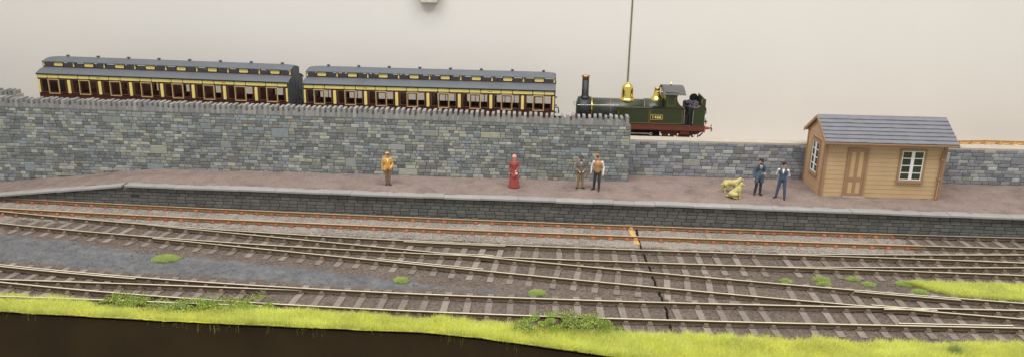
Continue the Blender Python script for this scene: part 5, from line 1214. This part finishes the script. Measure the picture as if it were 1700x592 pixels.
# stray fibres hanging over the edge
n = 900; hx = nrng.uniform(-24, 10, n); cl = vnoise(hx * 1.7, hx * 0, 37); hx = hx[(cl > 0.66) | (nrng.uniform(0, 1, n) < 0.05)]; n = len(hx)
V, F, T = blades(hx, edge_y(hx) - 0.13, np.full(n, 0.02), -nrng.uniform(0.05, 0.34, n), (0.0, 0.18, 0.25), GY[nrng.integers(0, 3, n)] * 0.6, 0.005, 42)
g_ = put('grass', np_mesh('grass', V, F, m_grass, False, T)); g_['kind'] = 'stuff'; g_['label'] = 'stray grass fibres hanging over the black front board'
# turf mat under the verge
nx_, ny_ = 540, 16; U, W_ = np.meshgrid(np.linspace(-46, 44, nx_), np.linspace(0, 1, ny_), indexing='ij'); Yg = edge_y(U) - 0.15 + (gtop(U) - 0.1 - edge_y(U) + 0.15) * W_
Zg = verge_z(U, Yg) + 0.006 + (vnoise(U * 9, Yg * 9, 38) - 0.5) * 0.04 - np.where(W_ > 0.9, 0.06, 0); I = np.arange(nx_ * ny_).reshape(nx_, ny_)
struct(put('turf', np_mesh('turf', np.stack([U, Yg, Zg], -1).reshape(-1, 3), np.stack([I[:-1, :-1], I[1:, :-1], I[1:, 1:], I[:-1, 1:]], -1).reshape(-1, 4), m_turf, True)))
# patch of grass between the tracks at the right
n = 64000; px_ = nrng.uniform(13.9, 29, n); up = np.interp(px_, [13.9, 14.8, 17, 19, 25], [28.05, 28.2, 28.32, 28.36, 28.4]); lo_ = np.interp(px_, [13.9, 14.5, 15.2, 17.5, 21, 25], [28.0, 27.55, 27.1, 26.98, 26.8, 26.6])
py_ = lo_ + (up - lo_) * nrng.uniform(-0.03, 1.03, n) + (vnoise(px_ * 3, px_ * 0, 39) - 0.5) * 0.15
col = GR[nrng.integers(0, len(GR), n)] * nrng.uniform(0.85, 1.12, (n, 1)); V, F, T = blades(px_, py_, np.full(n, 0.02), nrng.uniform(0.1, 0.24, n), (0.05, -0.1, 0.45), col, 0.0068, 43)
g_ = put('grass', np_mesh('grass', V, F, m_grass, False, T)); g_['kind'] = 'stuff'; g_['label'] = 'patch of bright grass between the tracks at the right'
TG = np.array([lin(c) for c in [(182, 200, 124), (194, 208, 134), (174, 192, 118), (204, 214, 142)]])
TUFTS = [(-15.64, 27.5, 0.5, 0.17, 'wide green grass tuft on the grey ash, largest of the small tufts'), (-5.74, 26.3, 0.26, 0.2, 'small grass tuft on the grey ash near the middle of the yard'), (-0.53, 25.75, 0.3, 0.16, 'green grass tuft behind the second leafy bush, beside the front line'),
         (9.18, 27.85, 0.22, 0.14, 'first small grass tuft right of the baseboard joint'), (10.63, 28.12, 0.3, 0.18, 'fuller grass tuft, farther one of a touching pair'), (10.6, 27.66, 0.26, 0.15, 'grass tuft, nearer one of a touching pair'),
         (11.9, 28.3, 0.24, 0.15, 'grass tuft close to the middle line, right of the touching pair'), (12.35, 27.88, 0.22, 0.14, 'small round grass tuft below its neighbour, away from the rails'), (13.8, 28.05, 0.34, 0.16, 'wide grass tuft left of the right grass patch'),
         (14.5, 28.28, 0.22, 0.16, 'grass tuft touching the upper corner of the right grass patch'), (14.05, 27.3, 0.26, 0.16, 'grass tuft at the lower corner of the right grass patch')]
for i, (x, y, r, h, lab) in enumerate(TUFTS):
    R = np.random.default_rng(60 + i); n = int(2000 * r / 0.3); a = R.uniform(0, 6.283, n); q = np.sqrt(R.uniform(0, 1, n)) * r * (0.75 + 0.5 * vnoise(a * 2, a * 0 + i, 50)); dx, dy = np.cos(a) * q * 1.15, np.sin(a) * q * 0.8
    col = TG[R.integers(0, 4, n)] * R.uniform(0.85, 1.15, (n, 1)); V, F, T = blades(dx, dy, np.full(n, 0.0), R.uniform(0.5, 1.1, n) * h * (1.1 - q / r * 0.6), (0, 0, 0.6), col, 0.006, 70 + i)
    tag(put('grass_tuft', np_mesh('grass_tuft', V, F, m_grass, False, T), None, (x, y, 0.03)), lab, 'grass tuft', 'grass tufts between the tracks')
n = 420; R = np.random.default_rng(99); V, F, T = blades(R.normal(0, 0.09, n), R.normal(0, 0.07, n), np.zeros(n), R.uniform(0.2, 0.5, n), (0, 0, 0.3), TG[R.integers(0, 4, n)] * 0.8, 0.008, 98)
tag(put('grass_tuft', np_mesh('grass_tuft', V, F, m_grass, False, T), None, (12.9, 22.35, 0.06)), 'upright green grass tuft in the front verge at the right', 'grass tuft')
LF = np.array([lin(c) for c in [(156, 176, 80), (126, 156, 76), (188, 200, 98), (112, 110, 68), (196, 204, 108), (136, 168, 104)]])
def bush(label, x0, x1, yf, zf, n, seed):
    """low sprawling bush: thousands of small leaves on wiry stems"""
    R = np.random.default_rng(seed); t = thing('leafy_bush', label, 'bush', ((x0 + x1) / 2, yf((x0 + x1) / 2), 0.03)); cx, cy = t.location.x, t.location.y
    x = R.uniform(x0, x1, n); e = np.clip(np.minimum(x - x0, x1 - x) / 0.6, 0, 1); hx = zf * (0.45 + 0.75 * vnoise(x * 1.4, x * 0, seed)) * (0.3 + 0.7 * e)
    z = R.uniform(0, 1, n) ** 0.6 * hx; y = yf(x) + R.normal(0, 0.27, n) * (0.4 + 0.6 * e)
    k = vnoise(x * 4, z * 9 + y * 4, seed + 1) > 0.32; x, y, z = x[k], y[k], z[k]; n = len(x); s = R.uniform(0.013, 0.032, n)
    d1 = R.normal(0, 1, (n, 3)); d1 /= np.linalg.norm(d1, axis=1)[:, None]; d2 = np.cross(d1, R.normal(0, 1, (n, 3))); d2 /= np.linalg.norm(d2, axis=1)[:, None]
    c = np.stack([x - cx, y - cy, z], -1); L = s[:, None]
    V = np.stack([c - d1 * L, c + d2 * L * 0.6, c + d1 * L, c - d2 * L * 0.6], 1).reshape(-1, 3); F = np.arange(4 * n).reshape(n, 4)
    clump = vnoise(x * 1.5, y * 2, seed + 2); ci = np.clip((clump * 6 + R.normal(0, 1.1, n)).astype(int), 0, 5); col = LF[ci] * R.uniform(0.75, 1.2, (n, 1))
    put('foliage', np_mesh('foliage', V, F, m_leaf, False, np.repeat(col, 4, axis=0)), t)
    mb = MB()
    for i in range(60):
        a = R.uniform(x0 + 0.1, x1 - 0.1); b = yf(a) + R.normal(0, 0.2); h = zf * R.uniform(0.4, 1.0); q = R.normal(0, 0.15, 2)
        mb.tube([(a - cx, b - cy, 0), (a - cx + q[0] * .5, b - cy + q[1] * .5, h * .6), (a - cx + q[0], b - cy + q[1], h)], 0.006, 4)
    mb.obj('stem', PM('bush stem', (92, 74, 50)), t)['kind'] = 'stuff'
bush('low leafy bush sprawling along the left part of the grass verge', -15.9, -9.6, lambda x: 23.25 + 0.12 * np.sin(x * 1.1) + (x + 13) * 0.03, 0.42, 27000, 81)
bush('low leafy bush in the middle of the grass verge, left of the baseboard joint', -1.3, 2.6, lambda x: 22.85 + 0.1 * np.sin(x * 1.7), 0.52, 23000, 91)
